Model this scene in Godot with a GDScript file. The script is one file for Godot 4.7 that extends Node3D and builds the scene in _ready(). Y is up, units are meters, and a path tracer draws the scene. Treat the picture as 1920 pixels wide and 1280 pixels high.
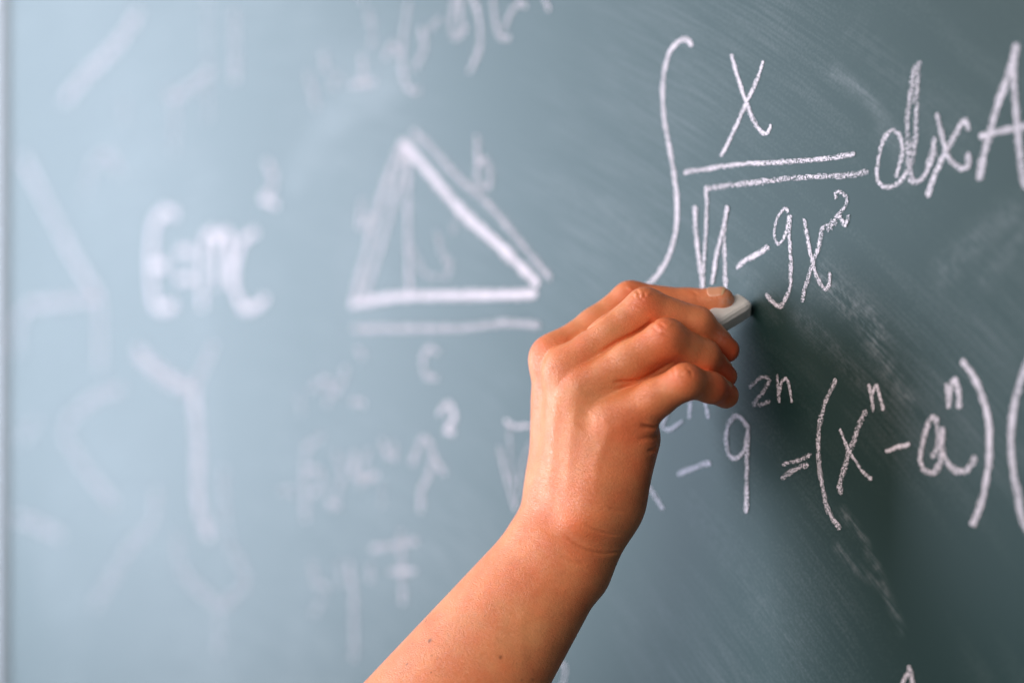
extends Node3D
# A hand writing on a chalkboard. Metres, y up; the board lies in the plane z = 0 and faces +z.

const BOARD_LEFT := -1.1993
const BOARD_W := 1.26
const BOARD_H := 0.92
const EYE_LEVEL := 1.40

var used := {}


func _ready() -> void:
	# ---- camera
	var cam := Camera3D.new()
	cam.name = "camera"
	cam.position = Vector3(0.048, 1.40, 0.5834)
	cam.rotation = Vector3(0, deg_to_rad(49.0), 0)
	cam.fov = 2.0 * rad_to_deg(atan(639.4 / 3345.0))
	cam.near = 0.02
	cam.far = 30.0
	var lens := CameraAttributesPhysical.new()
	lens.frustum_focal_length = 62.0
	lens.frustum_focus_distance = 0.745
	lens.exposure_aperture = 2.2
	lens.frustum_near = 0.02
	lens.frustum_far = 30.0
	cam.attributes = lens
	add_child(cam)
	cam.fov = 2.0 * rad_to_deg(atan(639.4 / 3345.0))
	# ---- room light and exposure
	var we := WorldEnvironment.new()
	we.name = "environment"
	var env := Environment.new()
	env.background_mode = Environment.BG_COLOR
	env.background_color = Color(0.065, 0.07, 0.075).linear_to_srgb()
	env.background_energy_multiplier = 1.0
	env.tonemap_mode = Environment.TONE_MAPPER_LINEAR
	env.tonemap_exposure = 1.0
	env.sdfgi_enabled = true
	env.ssao_enabled = true
	env.ssil_enabled = true
	we.environment = env
	add_child(we)
	# ---- the classroom window, left of the board, and the far room light
	area_light("window_light", Vector3(-3.3, 1.66, 1.74), Vector3(-0.5, 1.4, 0.0), Vector2(1.15, 2.3), Color(0.845, 0.92, 1.0), 19.5)
	area_light("room_light", Vector3(-0.45, 2.25, 2.7), Vector3(-0.5, 1.4, 0.0), Vector2(2.6, 1.6), Color(1.0, 0.95, 0.92), 7.5)
	# ---- structure
	build_wall()
	var board := build_board()
	write_on(board)
	build_chalk()
	build_person()


func area_light(called: String, at: Vector3, aim: Vector3, size: Vector2, tint: Color, energy: float) -> void:
	var l := AreaLight3D.new()
	l.name = called
	l.area_size = size
	l.light_color = tint
	l.light_energy = energy
	l.shadow_enabled = true
	l.set("area_range", 12.0)
	l.position = at
	add_child(l)
	l.look_at_from_position(at, aim, Vector3.UP)


# ---------------------------------------------------------------- helpers
func numbered(called: String) -> String:
	var n: int = used.get(called, 0)
	used[called] = n + 1
	return called if n == 0 else "%s_%03d" % [called, n]


func put(called: String, mesh: Mesh, mat: Material, parent: Node, label := "") -> MeshInstance3D:
	var o := MeshInstance3D.new()
	o.name = numbered(called)
	o.mesh = mesh
	o.material_override = mat
	if label:
		o.set_meta("label", label)
	parent.add_child(o, true)
	return o


func flat(albedo: Color, rough: float, spec := 0.5) -> StandardMaterial3D:
	var m := StandardMaterial3D.new()
	m.albedo_color = albedo.linear_to_srgb()
	m.roughness = rough
	m.metallic_specular = spec
	return m


func noise(kind: int, freq: float, seed_: int, octaves := 3) -> FastNoiseLite:
	var n := FastNoiseLite.new()
	n.noise_type = kind
	n.frequency = freq
	n.seed = seed_
	n.fractal_octaves = octaves
	return n


func bevel_box(size: Vector3, c: float) -> ArrayMesh:
	# a box whose twelve edges are chamfered by c
	var st := SurfaceTool.new()
	st.begin(Mesh.PRIMITIVE_TRIANGLES)
	st.set_smooth_group(-1)
	var h := size * 0.5
	var pts := func(axis: int, s: float) -> Array:
		var u := (axis + 1) % 3
		var v := (axis + 2) % 3
		var out := []
		for k in [[-1, -1], [1, -1], [1, 1], [-1, 1]]:
			var p := Vector3.ZERO
			p[axis] = h[axis] * s
			p[u] = (h[u] - c) * k[0]
			p[v] = (h[v] - c) * k[1]
			out.append(p)
		return out
	var hull := []
	for axis in 3:
		for s in [-1.0, 1.0]:
			hull.append(pts.call(axis, s))
	for f in hull:
		poly(st, f)
	for a in 3:
		for b in range(a + 1, 3):
			var w := 3 - a - b
			for sa in [-1.0, 1.0]:
				for sb in [-1.0, 1.0]:
					var q := []
					for k in [[0, -1.0], [0, 1.0], [1, 1.0], [1, -1.0]]:
						var p := Vector3.ZERO
						p[a] = (h[a] if k[0] == 0 else h[a] - c) * sa
						p[b] = (h[b] - c if k[0] == 0 else h[b]) * sb
						p[w] = (h[w] - c) * k[1]
						q.append(p)
					poly(st, q)
	for sx in [-1.0, 1.0]:
		for sy in [-1.0, 1.0]:
			for sz in [-1.0, 1.0]:
				var sg := Vector3(sx, sy, sz)
				poly(st, [Vector3(h.x, h.y - c, h.z - c) * sg, Vector3(h.x - c, h.y, h.z - c) * sg, Vector3(h.x - c, h.y - c, h.z) * sg])
	st.generate_normals()
	return st.commit()


func poly(st: SurfaceTool, p: Array) -> void:
	# a convex polygon of a convex body round the origin, wound clockwise as seen from outside
	var mid := Vector3.ZERO
	for v in p:
		mid += v
	var turn: bool = (p[1] - p[0]).cross(p[2] - p[0]).dot(mid) > 0.0
	for k in range(1, p.size() - 1):
		st.add_vertex(p[0])
		st.add_vertex(p[k + 1] if turn else p[k])
		st.add_vertex(p[k] if turn else p[k + 1])


# ---------------------------------------------------------------- wall and board
func build_wall() -> void:
	var m := flat(Color(0.62, 0.6, 0.58), 0.85, 0.3)
	var nt := NoiseTexture2D.new()
	nt.width = 512
	nt.height = 512
	nt.seamless = true
	nt.noise = noise(FastNoiseLite.TYPE_SIMPLEX, 0.03, 4, 4)
	m.heightmap_enabled = true
	m.heightmap_texture = nt
	m.heightmap_scale = 0.05
	m.uv1_triplanar = true
	m.uv1_scale = Vector3.ONE * 4.0
	var b := BoxMesh.new()
	b.size = Vector3(2.6, 1.6, 0.1)
	var w := put("back_wall", b, m, self)
	w.position = Vector3(BOARD_LEFT + BOARD_W * 0.5 - 0.2, EYE_LEVEL, -0.078)
	w.set_meta("label", "pale plastered wall behind the chalkboard")
	w.set_meta("kind", "structure")


func board_colour() -> ImageTexture:
	# green board with old chalk dust: wiped arcs, streaks, smears and clouds of dust
	var w := 1900
	var h := 1387
	var mm := BOARD_W * 1000.0 / w
	var cloud := noise(FastNoiseLite.TYPE_SIMPLEX, 0.0045, 11, 4)
	var arc := noise(FastNoiseLite.TYPE_SIMPLEX, 1.0, 12, 4)
	var arc2 := noise(FastNoiseLite.TYPE_SIMPLEX, 1.0, 13, 2)
	var fine := noise(FastNoiseLite.TYPE_SIMPLEX, 0.35, 14, 2)
	# smears of dust: [width, strength, raggedness, points]
	var dust := PackedFloat32Array()
	dust.resize(w * h)
	var ragged := noise(FastNoiseLite.TYPE_SIMPLEX, 0.09, 15, 4)
	for s in smears():
		var wid: float = s[0]
		var pts: PackedVector2Array = s[3]
		for k in pts.size() - 1:
			var a := pts[k]
			var b := pts[k + 1]
			var lo := a.min(b) - Vector2.ONE * wid * 2.2
			var hi := a.max(b) + Vector2.ONE * wid * 2.2
			var ab := b - a
			var il := 1.0 / ab.length_squared()
			for j in range(maxi(0, int((BOARD_H * 500.0 - hi.y) / mm)), mini(h, int((BOARD_H * 500.0 - lo.y) / mm))):
				var y := BOARD_H * 500.0 - (j + 0.5) * mm
				for i in range(maxi(0, int(lo.x / mm)), mini(w, int(hi.x / mm))):
					var p := Vector2((i + 0.5) * mm, y)
					var d := p - a - ab * clampf((p - a).dot(ab) * il, 0.0, 1.0)
					var e := d.length_squared() / (wid * wid)
					if e < 4.0:
						var g: float = s[1] * exp(-e)
						if s[2] > 0.0:
							var v := Vector2(p.x - 299.3, p.y - -600.0)
							var streak := arc2.get_noise_2d(v.angle() * 16.0, v.length() * 1.1)
							g *= clampf(0.45 + s[2] * (0.45 * ragged.get_noise_2d(p.x * 1.3, p.y * 1.3) + 0.7 * streak), 0.0, 1.5)
						dust[j * w + i] = maxf(dust[j * w + i], g) if g > 0.0 else minf(dust[j * w + i], g)
	var data := PackedByteArray()
	data.resize(w * h * 3)
	var px := 299.3
	var py := -600.0
	var lut := PackedByteArray()
	lut.resize(4097)
	for k in 4097:
		lut[k] = int(clampf(Color(k / 4096.0, 0, 0).linear_to_srgb().r * 255.0 + 0.5, 0, 255))
	var at := 0
	for j in h:
		var y := BOARD_H * 500.0 - (j + 0.5) * mm
		for i in w:
			var x := (i + 0.5) * mm
			var dx := x - px
			var dy := y - py
			var r := sqrt(dx * dx + dy * dy)
			var th := atan2(dy, dx)
			var c := cloud.get_noise_2d(x, y)
			var s1 := arc.get_noise_2d(th * 6.0, r * 0.06)
			var s2 := arc2.get_noise_2d(th * 14.0 + 40.0, r * 0.55)
			var f := fine.get_noise_2d(x * 1.6, y * 1.6)
			var d := 0.004 + 0.04 * c + 0.02 * s1 + 0.028 * s2 * maxf(0.1, 0.45 + 1.7 * c) + 0.02 * f
			var extra := dust[j * w + i]
			d = clampf(d, 0.0, 0.6) * (1.0 + minf(extra, 0.0)) + maxf(extra, 0.0)
			d = clampf(d * (1.0 + 0.25 * f), 0.0, 0.95)
			data[at] = lut[int((0.004 + (0.62 - 0.004) * d) * 4096.0)]
			data[at + 1] = lut[int((0.028 + (0.62 - 0.028) * d) * 4096.0)]
			data[at + 2] = lut[int((0.025 + (0.66 - 0.025) * d) * 4096.0)]
			at += 3
	return ImageTexture.create_from_image(Image.create_from_data(w, h, false, Image.FORMAT_RGB8, data))


func smears() -> Array:
	return [
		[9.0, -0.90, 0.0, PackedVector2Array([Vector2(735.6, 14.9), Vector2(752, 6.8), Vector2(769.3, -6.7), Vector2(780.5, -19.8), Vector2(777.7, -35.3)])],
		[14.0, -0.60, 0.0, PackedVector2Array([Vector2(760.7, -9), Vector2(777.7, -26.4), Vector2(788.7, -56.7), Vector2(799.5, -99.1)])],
		[22.0, 0.10, 0.0, PackedVector2Array([Vector2(385.5, 95.7), Vector2(409.7, 118.3), Vector2(440.6, 133.4), Vector2(475, 141.5)])],
		[40.0, 0.10, 0.0, PackedVector2Array([Vector2(282.6, 13.3), Vector2(288.9, -52.9), Vector2(301.3, -118), Vector2(301.3, -200)])],
		[50.0, 0.07, 0.0, PackedVector2Array([Vector2(121.2, 125.3), Vector2(195.5, -56.3), Vector2(216.5, -194.3)])],
		[3.0, 0.16, 0.5, PackedVector2Array([Vector2(779.4, 111.3), Vector2(794.1, 100.7), Vector2(805.3, 88.2)])],
		[5.0, 0.10, 0.6, PackedVector2Array([Vector2(804.8, 85.7), Vector2(812.6, 76.5), Vector2(815.2, 65.7)])],
		[6.0, 0.16, 1.4, PackedVector2Array([Vector2(773.5, 26.6), Vector2(783.3, 17.5), Vector2(794.1, 10.8), Vector2(800.8, 0)])],
		[4.0, 0.12, 1.6, PackedVector2Array([Vector2(799.5, 0), Vector2(807.4, -12.8), Vector2(815.2, -23.3)])],
		[2.0, 0.13, 1.5, PackedVector2Array([Vector2(783.3, -70.1), Vector2(794.1, -80.2), Vector2(802.1, -94.5), Vector2(812.6, -114.7)])],
		[2.0, 0.12, 1.0, PackedVector2Array([Vector2(780.5, -84.6), Vector2(788.7, -91.5), Vector2(802.1, -97.8)])],
		[6.0, 0.09, 0.8, PackedVector2Array([Vector2(832.9, 27), Vector2(847.5, 38.9), Vector2(864, 48.2)])],
		[5.0, 0.07, 0.8, PackedVector2Array([Vector2(852.3, 24.4), Vector2(867.5, 40)])],
		[260.0, 0.09, 0.0, PackedVector2Array([Vector2(121.2, 162.1), Vector2(195.5, -21.1), Vector2(250.3, -190)])],
		[120.0, 0.06, 0.0, PackedVector2Array([Vector2(409.7, 103.2), Vector2(460.5, -46.7), Vector2(507.6, -157.5)])],
		[4.0, 0.07, 1.2, PackedVector2Array([Vector2(760.7, 11.2), Vector2(777.7, -2.2), Vector2(794.1, -17.3)])],
		[6.0, 0.06, 0.9, PackedVector2Array([Vector2(709.2, 42.5), Vector2(731, 27.7), Vector2(746.1, 18.2)])],
		[9.0, 0.04, 1.0, PackedVector2Array([Vector2(611.5, 74.8), Vector2(666, 46.7), Vector2(709.2, 18.9)])],
		[8.0, 0.04, 1.0, PackedVector2Array([Vector2(699.5, -73.8), Vector2(731, -101.6), Vector2(760.7, -132.3)])],
		[7.0, 0.04, 1.0, PackedVector2Array([Vector2(788.7, 126.4), Vector2(815.2, 101.7), Vector2(840.3, 74.3)])],
	]


func build_board() -> Node3D:
	var b := Node3D.new()
	b.name = "chalkboard"
	b.position = Vector3(BOARD_LEFT, EYE_LEVEL, 0)
	b.set_meta("label", "green chalkboard covered in white chalk formulas, wiped in arcs, with a metal edge strip")
	b.set_meta("category", "chalkboard")
	add_child(b)
	var m := StandardMaterial3D.new()
	m.albedo_texture = board_colour()
	m.roughness = 0.465
	m.metallic_specular = 0.45
	var grain := NoiseTexture2D.new()
	grain.width = 1024
	grain.height = 1024
	grain.seamless = true
	grain.noise = noise(FastNoiseLite.TYPE_SIMPLEX, 0.11, 21, 3)
	m.roughness_texture = null
	# the writing surface: a slab with softened edges, its front at z = 0
	var st := SurfaceTool.new()
	st.begin(Mesh.PRIMITIVE_TRIANGLES)
	st.set_smooth_group(-1)
	var t := 0.02
	var x1 := BOARD_W
	var y0 := -BOARD_H * 0.5
	var y1 := BOARD_H * 0.5
	var quad := func(a: Vector3, bb: Vector3, c: Vector3, d: Vector3) -> void:
		for v in [a, bb, c, a, c, d]:
			st.set_uv(Vector2(v.x / BOARD_W, (y1 - v.y) / BOARD_H))
			st.add_vertex(v)
	quad.call(Vector3(0, y0, 0), Vector3(0, y1, 0), Vector3(x1, y1, 0), Vector3(x1, y0, 0))
	quad.call(Vector3(x1, y0, -t), Vector3(x1, y1, -t), Vector3(0, y1, -t), Vector3(0, y0, -t))
	quad.call(Vector3(0, y0, -t), Vector3(0, y1, -t), Vector3(0, y1, 0), Vector3(0, y0, 0))
	quad.call(Vector3(x1, y0, 0), Vector3(x1, y1, 0), Vector3(x1, y1, -t), Vector3(x1, y0, -t))
	quad.call(Vector3(0, y1, 0), Vector3(0, y1, -t), Vector3(x1, y1, -t), Vector3(x1, y1, 0))
	quad.call(Vector3(0, y0, -t), Vector3(0, y0, 0), Vector3(x1, y0, 0), Vector3(x1, y0, -t))
	st.generate_normals()
	put("writing_surface", st.commit(), m, b)
	# metal edge strips all round
	var metal := flat(Color(0.45, 0.44, 0.47), 0.5, 0.5)
	metal.metallic = 0.3
	var side := bevel_box(Vector3(0.026, BOARD_H + 0.052, 0.03), 0.003)
	var flatbar := bevel_box(Vector3(BOARD_W, 0.026, 0.03), 0.003)
	put("edge_strip", side, metal, b).position = Vector3(-0.0132, 0, -0.009)
	put("edge_strip", side, metal, b).position = Vector3(BOARD_W + 0.0132, 0, -0.009)
	put("edge_strip", flatbar, metal, b).position = Vector3(BOARD_W * 0.5, y1 + 0.0132, -0.009)
	put("edge_strip", flatbar, metal, b).position = Vector3(BOARD_W * 0.5, y0 - 0.0132, -0.009)
	return b


# ---------------------------------------------------------------- chalk writing
var chalk_mat: StandardMaterial3D
var lift := 0


func grain_texture() -> ImageTexture:
	# the tooth of the board: how readily each spot takes chalk, spread evenly over 0..1 in alpha
	var n := 768
	var a := noise(FastNoiseLite.TYPE_SIMPLEX, 0.14, 31, 2).get_seamless_image(n, n)
	var b := noise(FastNoiseLite.TYPE_SIMPLEX, 0.05, 32, 2).get_seamless_image(n, n)
	a.convert(Image.FORMAT_L8)
	b.convert(Image.FORMAT_L8)
	var ad := a.get_data()
	var bd := b.get_data()
	var mix := PackedInt32Array()
	mix.resize(n * n)
	var hist := PackedInt32Array()
	hist.resize(1024)
	for k in n * n:
		var v := int(ad[k] * 2.6 + bd[k] * 1.2)
		mix[k] = clampi(v, 0, 1023)
		hist[mix[k]] += 1
	var rank := PackedFloat32Array()
	rank.resize(1024)
	var sum := 0
	for k in 1024:
		sum += hist[k]
		rank[k] = float(sum) / (n * n)
	var out := PackedByteArray()
	out.resize(n * n * 4)
	for k in n * n:
		out[k * 4] = 255
		out[k * 4 + 1] = 255
		out[k * 4 + 2] = 255
		out[k * 4 + 3] = int(rank[mix[k]] * 255.0)
	return ImageTexture.create_from_image(Image.create_from_data(n, n, false, Image.FORMAT_RGBA8, out))


func stroke(st: SurfaceTool, width: float, cover: float, pts: PackedFloat32Array, rng: RandomNumberGenerator) -> void:
	# one drag of the chalk: a ribbon along a smooth curve through pts (board millimetres), denser in its middle
	var p := PackedVector2Array()
	for k in pts.size() / 2:
		p.append(Vector2(pts[k * 2], pts[k * 2 + 1]))
	var path := PackedVector2Array()
	for k in p.size() - 1:
		var p0 := p[maxi(k - 1, 0)]
		var p3 := p[mini(k + 2, p.size() - 1)]
		var n := maxi(3, int(p[k].distance_to(p[k + 1]) / 1.0))
		for i in n:
			path.append(p[k].cubic_interpolate_in_time(p[k + 1], p0, p3, float(i) / n, p[k].distance_to(p[k + 1]) + 0.01, -(p0.distance_to(p[k])) - 0.01, p[k].distance_to(p[k + 1]) + p[k + 1].distance_to(p3) + 0.02))
	path.append(p[p.size() - 1])
	# round the ends off
	var d0 := (path[0] - path[1]).normalized()
	var d1 := (path[path.size() - 1] - path[path.size() - 2]).normalized()
	path.insert(0, path[0] + d0 * width * 0.3)
	path.append(path[path.size() - 1] + d1 * width * 0.3)
	lift += 1
	var z := 0.00012 + 0.00003 * (lift % 9)
	var across: Array[float] = [-1.1, -0.7, 0.0, 0.7, 1.1]
	var fade: Array[float] = [0.0, 0.62, 1.0, 0.62, 0.0]
	var rows := []
	var wob := rng.randf() * 100.0
	var n := path.size()
	var wn := noise(FastNoiseLite.TYPE_SIMPLEX, 0.12, rng.randi() % 1000, 2)
	for k in n:
		var t := (path[mini(k + 1, n - 1)] - path[maxi(k - 1, 0)]).normalized()
		var side := Vector2(-t.y, t.x)
		var w := width * 0.5 * (1.06 + 0.22 * wn.get_noise_1d(k + wob))
		if k == 0 or k == n - 1:
			w *= 0.45
		var c := cover * (1.0 + 0.2 * wn.get_noise_1d(k * 0.6 + wob + 300.0))
		var row := []
		for i in 5:
			var q := path[k] + side * w * across[i] + Vector2(wn.get_noise_2d(k, 50.0 + i), wn.get_noise_2d(k, 90.0 + i)) * width * 0.08
			var cc := clampf(c * fade[i], 0.0, 0.9)
			row.append([Vector3(q.x * 0.001, q.y * 0.001, z + 0.0000006 * k), 0.1 / (1.0 - cc)])
		rows.append(row)
	for k in n - 1:
		for i in 4:
			var c := [rows[k][i], rows[k][i + 1], rows[k + 1][i + 1], rows[k + 1][i]]
			var o := [0, 1, 2, 0, 2, 3]
			if (c[1][0] - c[0][0]).cross(c[3][0] - c[0][0]).z > 0.0:
				o = [0, 2, 1, 0, 3, 2]
			for j in o:
				var v: Vector3 = c[j][0]
				st.set_normal(Vector3(0, 0, 1))
				st.set_uv(Vector2(v.x, v.y) / 0.085)
				st.set_color(Color(1, 1, 1, c[j][1]))
				st.add_vertex(v)


func glyph(board: Node3D, called: String, label: String, strokes: Array) -> void:
	var st := SurfaceTool.new()
	st.begin(Mesh.PRIMITIVE_TRIANGLES)
	var rng := RandomNumberGenerator.new()
	rng.seed = hash(label)
	for s in strokes:
		stroke(st, s[0], s[1], s[2], rng)
	put(called, st.commit(), chalk_mat, board, label)


func write_on(board: Node3D) -> void:
	chalk_mat = StandardMaterial3D.new()
	chalk_mat.albedo_color = Color(0.80, 0.72, 0.78).linear_to_srgb()
	chalk_mat.albedo_texture = grain_texture()
	chalk_mat.transparency = BaseMaterial3D.TRANSPARENCY_ALPHA_SCISSOR
	chalk_mat.alpha_scissor_threshold = 0.1
	chalk_mat.vertex_color_use_as_albedo = true
	chalk_mat.roughness = 0.95
	chalk_mat.metallic_specular = 0.2
	chalk_mat.cull_mode = BaseMaterial3D.CULL_DISABLED
	# strokes: [width mm, how densely the chalk took, points in mm from the board's left edge and from eye level]
	glyph(board, "integral_sign", "tall white chalk integral sign whose foot runs behind the index finger", [
		[2.64, 0.84, PackedFloat32Array([698.5, 132.3, 696.4, 134.9, 693.6, 135.5, 689.6, 134.4, 686, 132.1, 683, 126.4, 680.9, 118.1, 680.7, 110, 681.7, 100.8, 683.7, 92, 685.7, 84.2, 687.5, 76.6, 689.2, 66.5, 689.6, 57.4, 688.5, 48.5, 685.4, 40.5, 679.8, 32.7, 672, 26.4, 664.3, 22.9])],
	])
	glyph(board, "letter_x", "white chalk letter x above the double fraction bar", [
		[2.02, 0.84, PackedFloat32Array([722.4, 124.9, 724.9, 118.1, 727.5, 111, 731, 103.4, 734.5, 96.3, 738, 91.5, 741.1, 89, 743.3, 89.4, 744.6, 92.1])],
		[2.02, 0.84, PackedFloat32Array([740.4, 119.7, 738, 114.2, 734.5, 108.4, 730.7, 102.9, 726.9, 96.6, 723, 90.6, 719.1, 85.1, 716.5, 81.7])],
	])
	glyph(board, "fraction_bar", "upper grainy bar of the double fraction line", [
		[2.20, 0.73, PackedFloat32Array([694.4, 75.8, 707.9, 76.3, 727.5, 76.9, 746.4, 76.2, 764.7, 75.7, 783.3, 76, 789.1, 76.4])],
	])
	glyph(board, "fraction_bar", "lower grainy bar joined to the root sign", [
		[2.55, 0.56, PackedFloat32Array([707.3, 67.6, 721.1, 68.1, 740.1, 68.5, 758.6, 68.8, 770.6, 68.6, 781, 68.1, 789.7, 68.1, 795.9, 68.7])],
	])
	glyph(board, "root_sign", "root sign under the fraction bar, its point behind the finger", [
		[1.94, 0.74, PackedFloat32Array([707.3, 68.3, 707.9, 61.4, 707.6, 53.5, 706.9, 44.7, 706.2, 35.8, 705.9, 24, 705.3, 17.8])],
		[2.46, 0.79, PackedFloat32Array([700.7, 59.8, 701.1, 50.9, 702.1, 43.4, 703.5, 34.9, 705.3, 24, 705.7, 17.7])],
	])
	glyph(board, "digit_one", "digit one under the root sign", [
		[2.29, 0.79, PackedFloat32Array([720.1, 58.7, 718.5, 52.5, 715.8, 44.3, 713.2, 35.6, 711.2, 25.9])],
		[2.29, 0.70, PackedFloat32Array([719.9, 57.9, 718, 47.1, 718.3, 40.3, 718.6, 30.4, 719, 19.9])],
	])
	glyph(board, "minus_sign", "slanting minus sign under the root", [
		[2.64, 0.79, PackedFloat32Array([725.9, 32.3, 730.1, 35, 735.8, 37, 743.3, 40.3])],
	])
	glyph(board, "digit_nine", "digit nine under the root, its tail curling in above the chalk shadow", [
		[1.58, 0.70, PackedFloat32Array([754.3, 54.9, 752.6, 56.4, 750.1, 54.6, 747.7, 50.5, 746.7, 45.8, 748.9, 41.4, 752, 43.7, 753.8, 48.3, 754.6, 53])],
		[2.02, 0.70, PackedFloat32Array([755.6, 53, 755, 45.4, 755.6, 37.4, 755.9, 29.4, 755.4, 22.5, 753.1, 18.1, 750.2, 15, 746.7, 16.1, 742.5, 19.9])],
	])
	glyph(board, "letter_x", "letter x right of the nine under the root", [
		[2.02, 0.70, PackedFloat32Array([763.2, 51.1, 764.7, 44.1, 767, 34.8, 769.4, 28.1, 772.3, 23.4, 774.6, 21.6, 776.2, 23.3, 776.6, 27.9])],
		[2.29, 0.60, PackedFloat32Array([772.9, 47.4, 771.2, 40.6, 768.2, 33.2, 765.3, 26.3, 763.2, 21.2, 762.2, 17.2])],
	])
	glyph(board, "exponent_two", "scribbled small two over the x", [
		[1.76, 0.56, PackedFloat32Array([779.9, 59, 779.4, 60.9, 781.3, 61.6, 784.5, 60.1, 785.7, 57.7, 784, 54.6, 780.5, 51.6, 777.6, 49, 774.6, 47.8])],
		[2.11, 0.47, PackedFloat32Array([774.9, 47.7, 776, 46.1, 776.6, 48.5, 777.7, 46.7, 778, 49.8, 779.4, 48.4, 779.7, 51.5, 780.8, 50.7])],
		[1.85, 0.74, PackedFloat32Array([780.5, 52.1, 782.2, 51.1, 784.5, 47.5, 786.5, 51.3])],
	])
	glyph(board, "letter_d", "letter d with a tall scribbled double stem", [
		[2.02, 0.65, PackedFloat32Array([812.9, 78.3, 811.3, 82.9, 808.5, 84.2, 805.8, 83.3, 803.3, 79.5, 801.4, 73.1, 800.6, 67.1, 802.5, 63.1, 805.8, 61.7, 809.6, 62.5, 812.9, 64.6, 815.6, 67.4])],
		[2.20, 0.65, PackedFloat32Array([811.6, 82.5, 813.1, 77.5, 812.9, 73.9, 811.8, 70.4, 810.2, 66])],
		[2.46, 0.51, PackedFloat32Array([821.7, 109.6, 819.3, 108, 818, 102.1, 816.9, 96.9, 815.8, 89.6, 815.6, 82.9, 815.8, 76.2, 816.2, 72, 816.5, 67.7, 818.3, 64.2])],
		[2.29, 0.47, PackedFloat32Array([821.1, 108.5, 820.6, 105.4, 820.3, 100.1, 820.1, 93.6, 819.8, 86.9, 819.6, 80.4, 818.5, 73.9, 817.3, 69.4])],
		[2.82, 0.28, PackedFloat32Array([820.1, 106.5, 819, 100.2, 818.5, 96.1, 818.3, 95])],
		[2.82, 0.33, PackedFloat32Array([817.5, 79.3, 817.3, 74, 816.7, 69.8])],
		[2.02, 0.70, PackedFloat32Array([816.7, 64.1, 818.5, 63.1, 820.8, 63.1, 823, 64.3, 825.6, 68, 827.8, 73.2])],
		[3.17, 0.70, PackedFloat32Array([826.1, 69.5, 827.8, 73.6, 828.5, 79])],
	])
	glyph(board, "letter_x", "letter x right of the d", [
		[2.29, 0.65, PackedFloat32Array([829.8, 88.5, 831.4, 83.3, 832.9, 77.6, 834.7, 72.6, 838.1, 68.4, 841.7, 66.6, 843.4, 67.2, 844.2, 72.3])],
		[2.46, 0.70, PackedFloat32Array([843.9, 81.8, 842.4, 85.3, 839.6, 82.1, 835.5, 76.4, 831.4, 70.2, 828.3, 64.4, 826.6, 60.5, 825.4, 57.1])],
	])
	glyph(board, "letter_a", "capital letter A cut by the right edge of the picture", [
		[3.17, 0.70, PackedFloat32Array([865.4, 111.2, 863.4, 104.7, 860, 96.3, 856.1, 86.5, 853.2, 77.5, 850.4, 68.8, 849.2, 62.3])],
		[2.82, 0.65, PackedFloat32Array([865.4, 110.7, 864.2, 102.9, 864.6, 93.7, 865.4, 84.9, 866.3, 76.3, 867.3, 68.3, 868.3, 62.4, 869.3, 57.9])],
		[2.64, 0.67, PackedFloat32Array([849.9, 78.4, 855.6, 79.2, 861.9, 79.9, 868.6, 80.5, 872.5, 81])],
	])
	glyph(board, "root_sign", "root sign half hidden by the back of the hand", [
		[2.29, 0.74, PackedFloat32Array([571.6, -39.8, 576.6, -41.7, 589, -41.5, 600, -40.9])],
		[2.29, 0.39, PackedFloat32Array([574.1, -41.8, 575, -51.9, 576.2, -63.8, 577.8, -70.4])],
		[2.46, 0.51, PackedFloat32Array([566.8, -53.1, 570.5, -64.1, 575, -74.5, 579.4, -84])],
		[2.29, 0.37, PackedFloat32Array([579.4, -83.5, 582.6, -68.7, 585.8, -56.7, 589.8, -50.5])],
	])
	glyph(board, "exponent_two", "small two showing below the little finger", [
		[1.94, 0.79, PackedFloat32Array([679.7, -24.7, 685, -22.9, 687, -26, 683, -33.4, 680.8, -39.2, 685.4, -39.6, 689.6, -37.7, 692.7, -35.8])],
	])
	glyph(board, "exponent_n", "small letter n showing below the little finger", [
		[2.02, 0.79, PackedFloat32Array([698.5, -21, 697.8, -26.5, 697.1, -33.9])],
		[2.02, 0.79, PackedFloat32Array([697.6, -26.2, 701.5, -21.9, 705.3, -22.7, 706.6, -26.5, 708.5, -33.5])],
	])
	glyph(board, "letter_x", "end of a letter x showing right of the wrist", [
		[2.29, 0.74, PackedFloat32Array([659.1, -51.9, 665.3, -59.5, 672, -66.8, 679.1, -74, 680.7, -75.8])],
	])
	glyph(board, "minus_sign", "minus sign between the wrist and the large nine", [
		[2.64, 0.84, PackedFloat32Array([690.6, -59.7, 698.5, -56.7, 709.5, -53.7])],
	])
	glyph(board, "digit_nine", "large digit nine right of the wrist", [
		[2.38, 0.74, PackedFloat32Array([730.7, -36.2, 728.2, -33.3, 724.9, -32.5, 721.4, -35.1, 719.4, -40.5, 719.8, -46.3, 721.7, -50.1, 724.9, -50.8, 728.8, -48.4, 731.3, -42.9, 732, -37.1])],
		[2.64, 0.73, PackedFloat32Array([731.8, -36.2, 731.5, -45.8, 731.3, -54.9, 731.2, -64.6, 730.9, -73.4])],
	])
	glyph(board, "exponent_two", "small two over the large nine", [
		[1.76, 0.51, PackedFloat32Array([733.2, -19.8, 737.7, -16.3, 742.1, -15.1, 744, -16.2, 741.4, -20.6, 737.1, -25, 735.2, -27.1, 737.1, -27.5, 744, -25.5])],
	])
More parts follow.
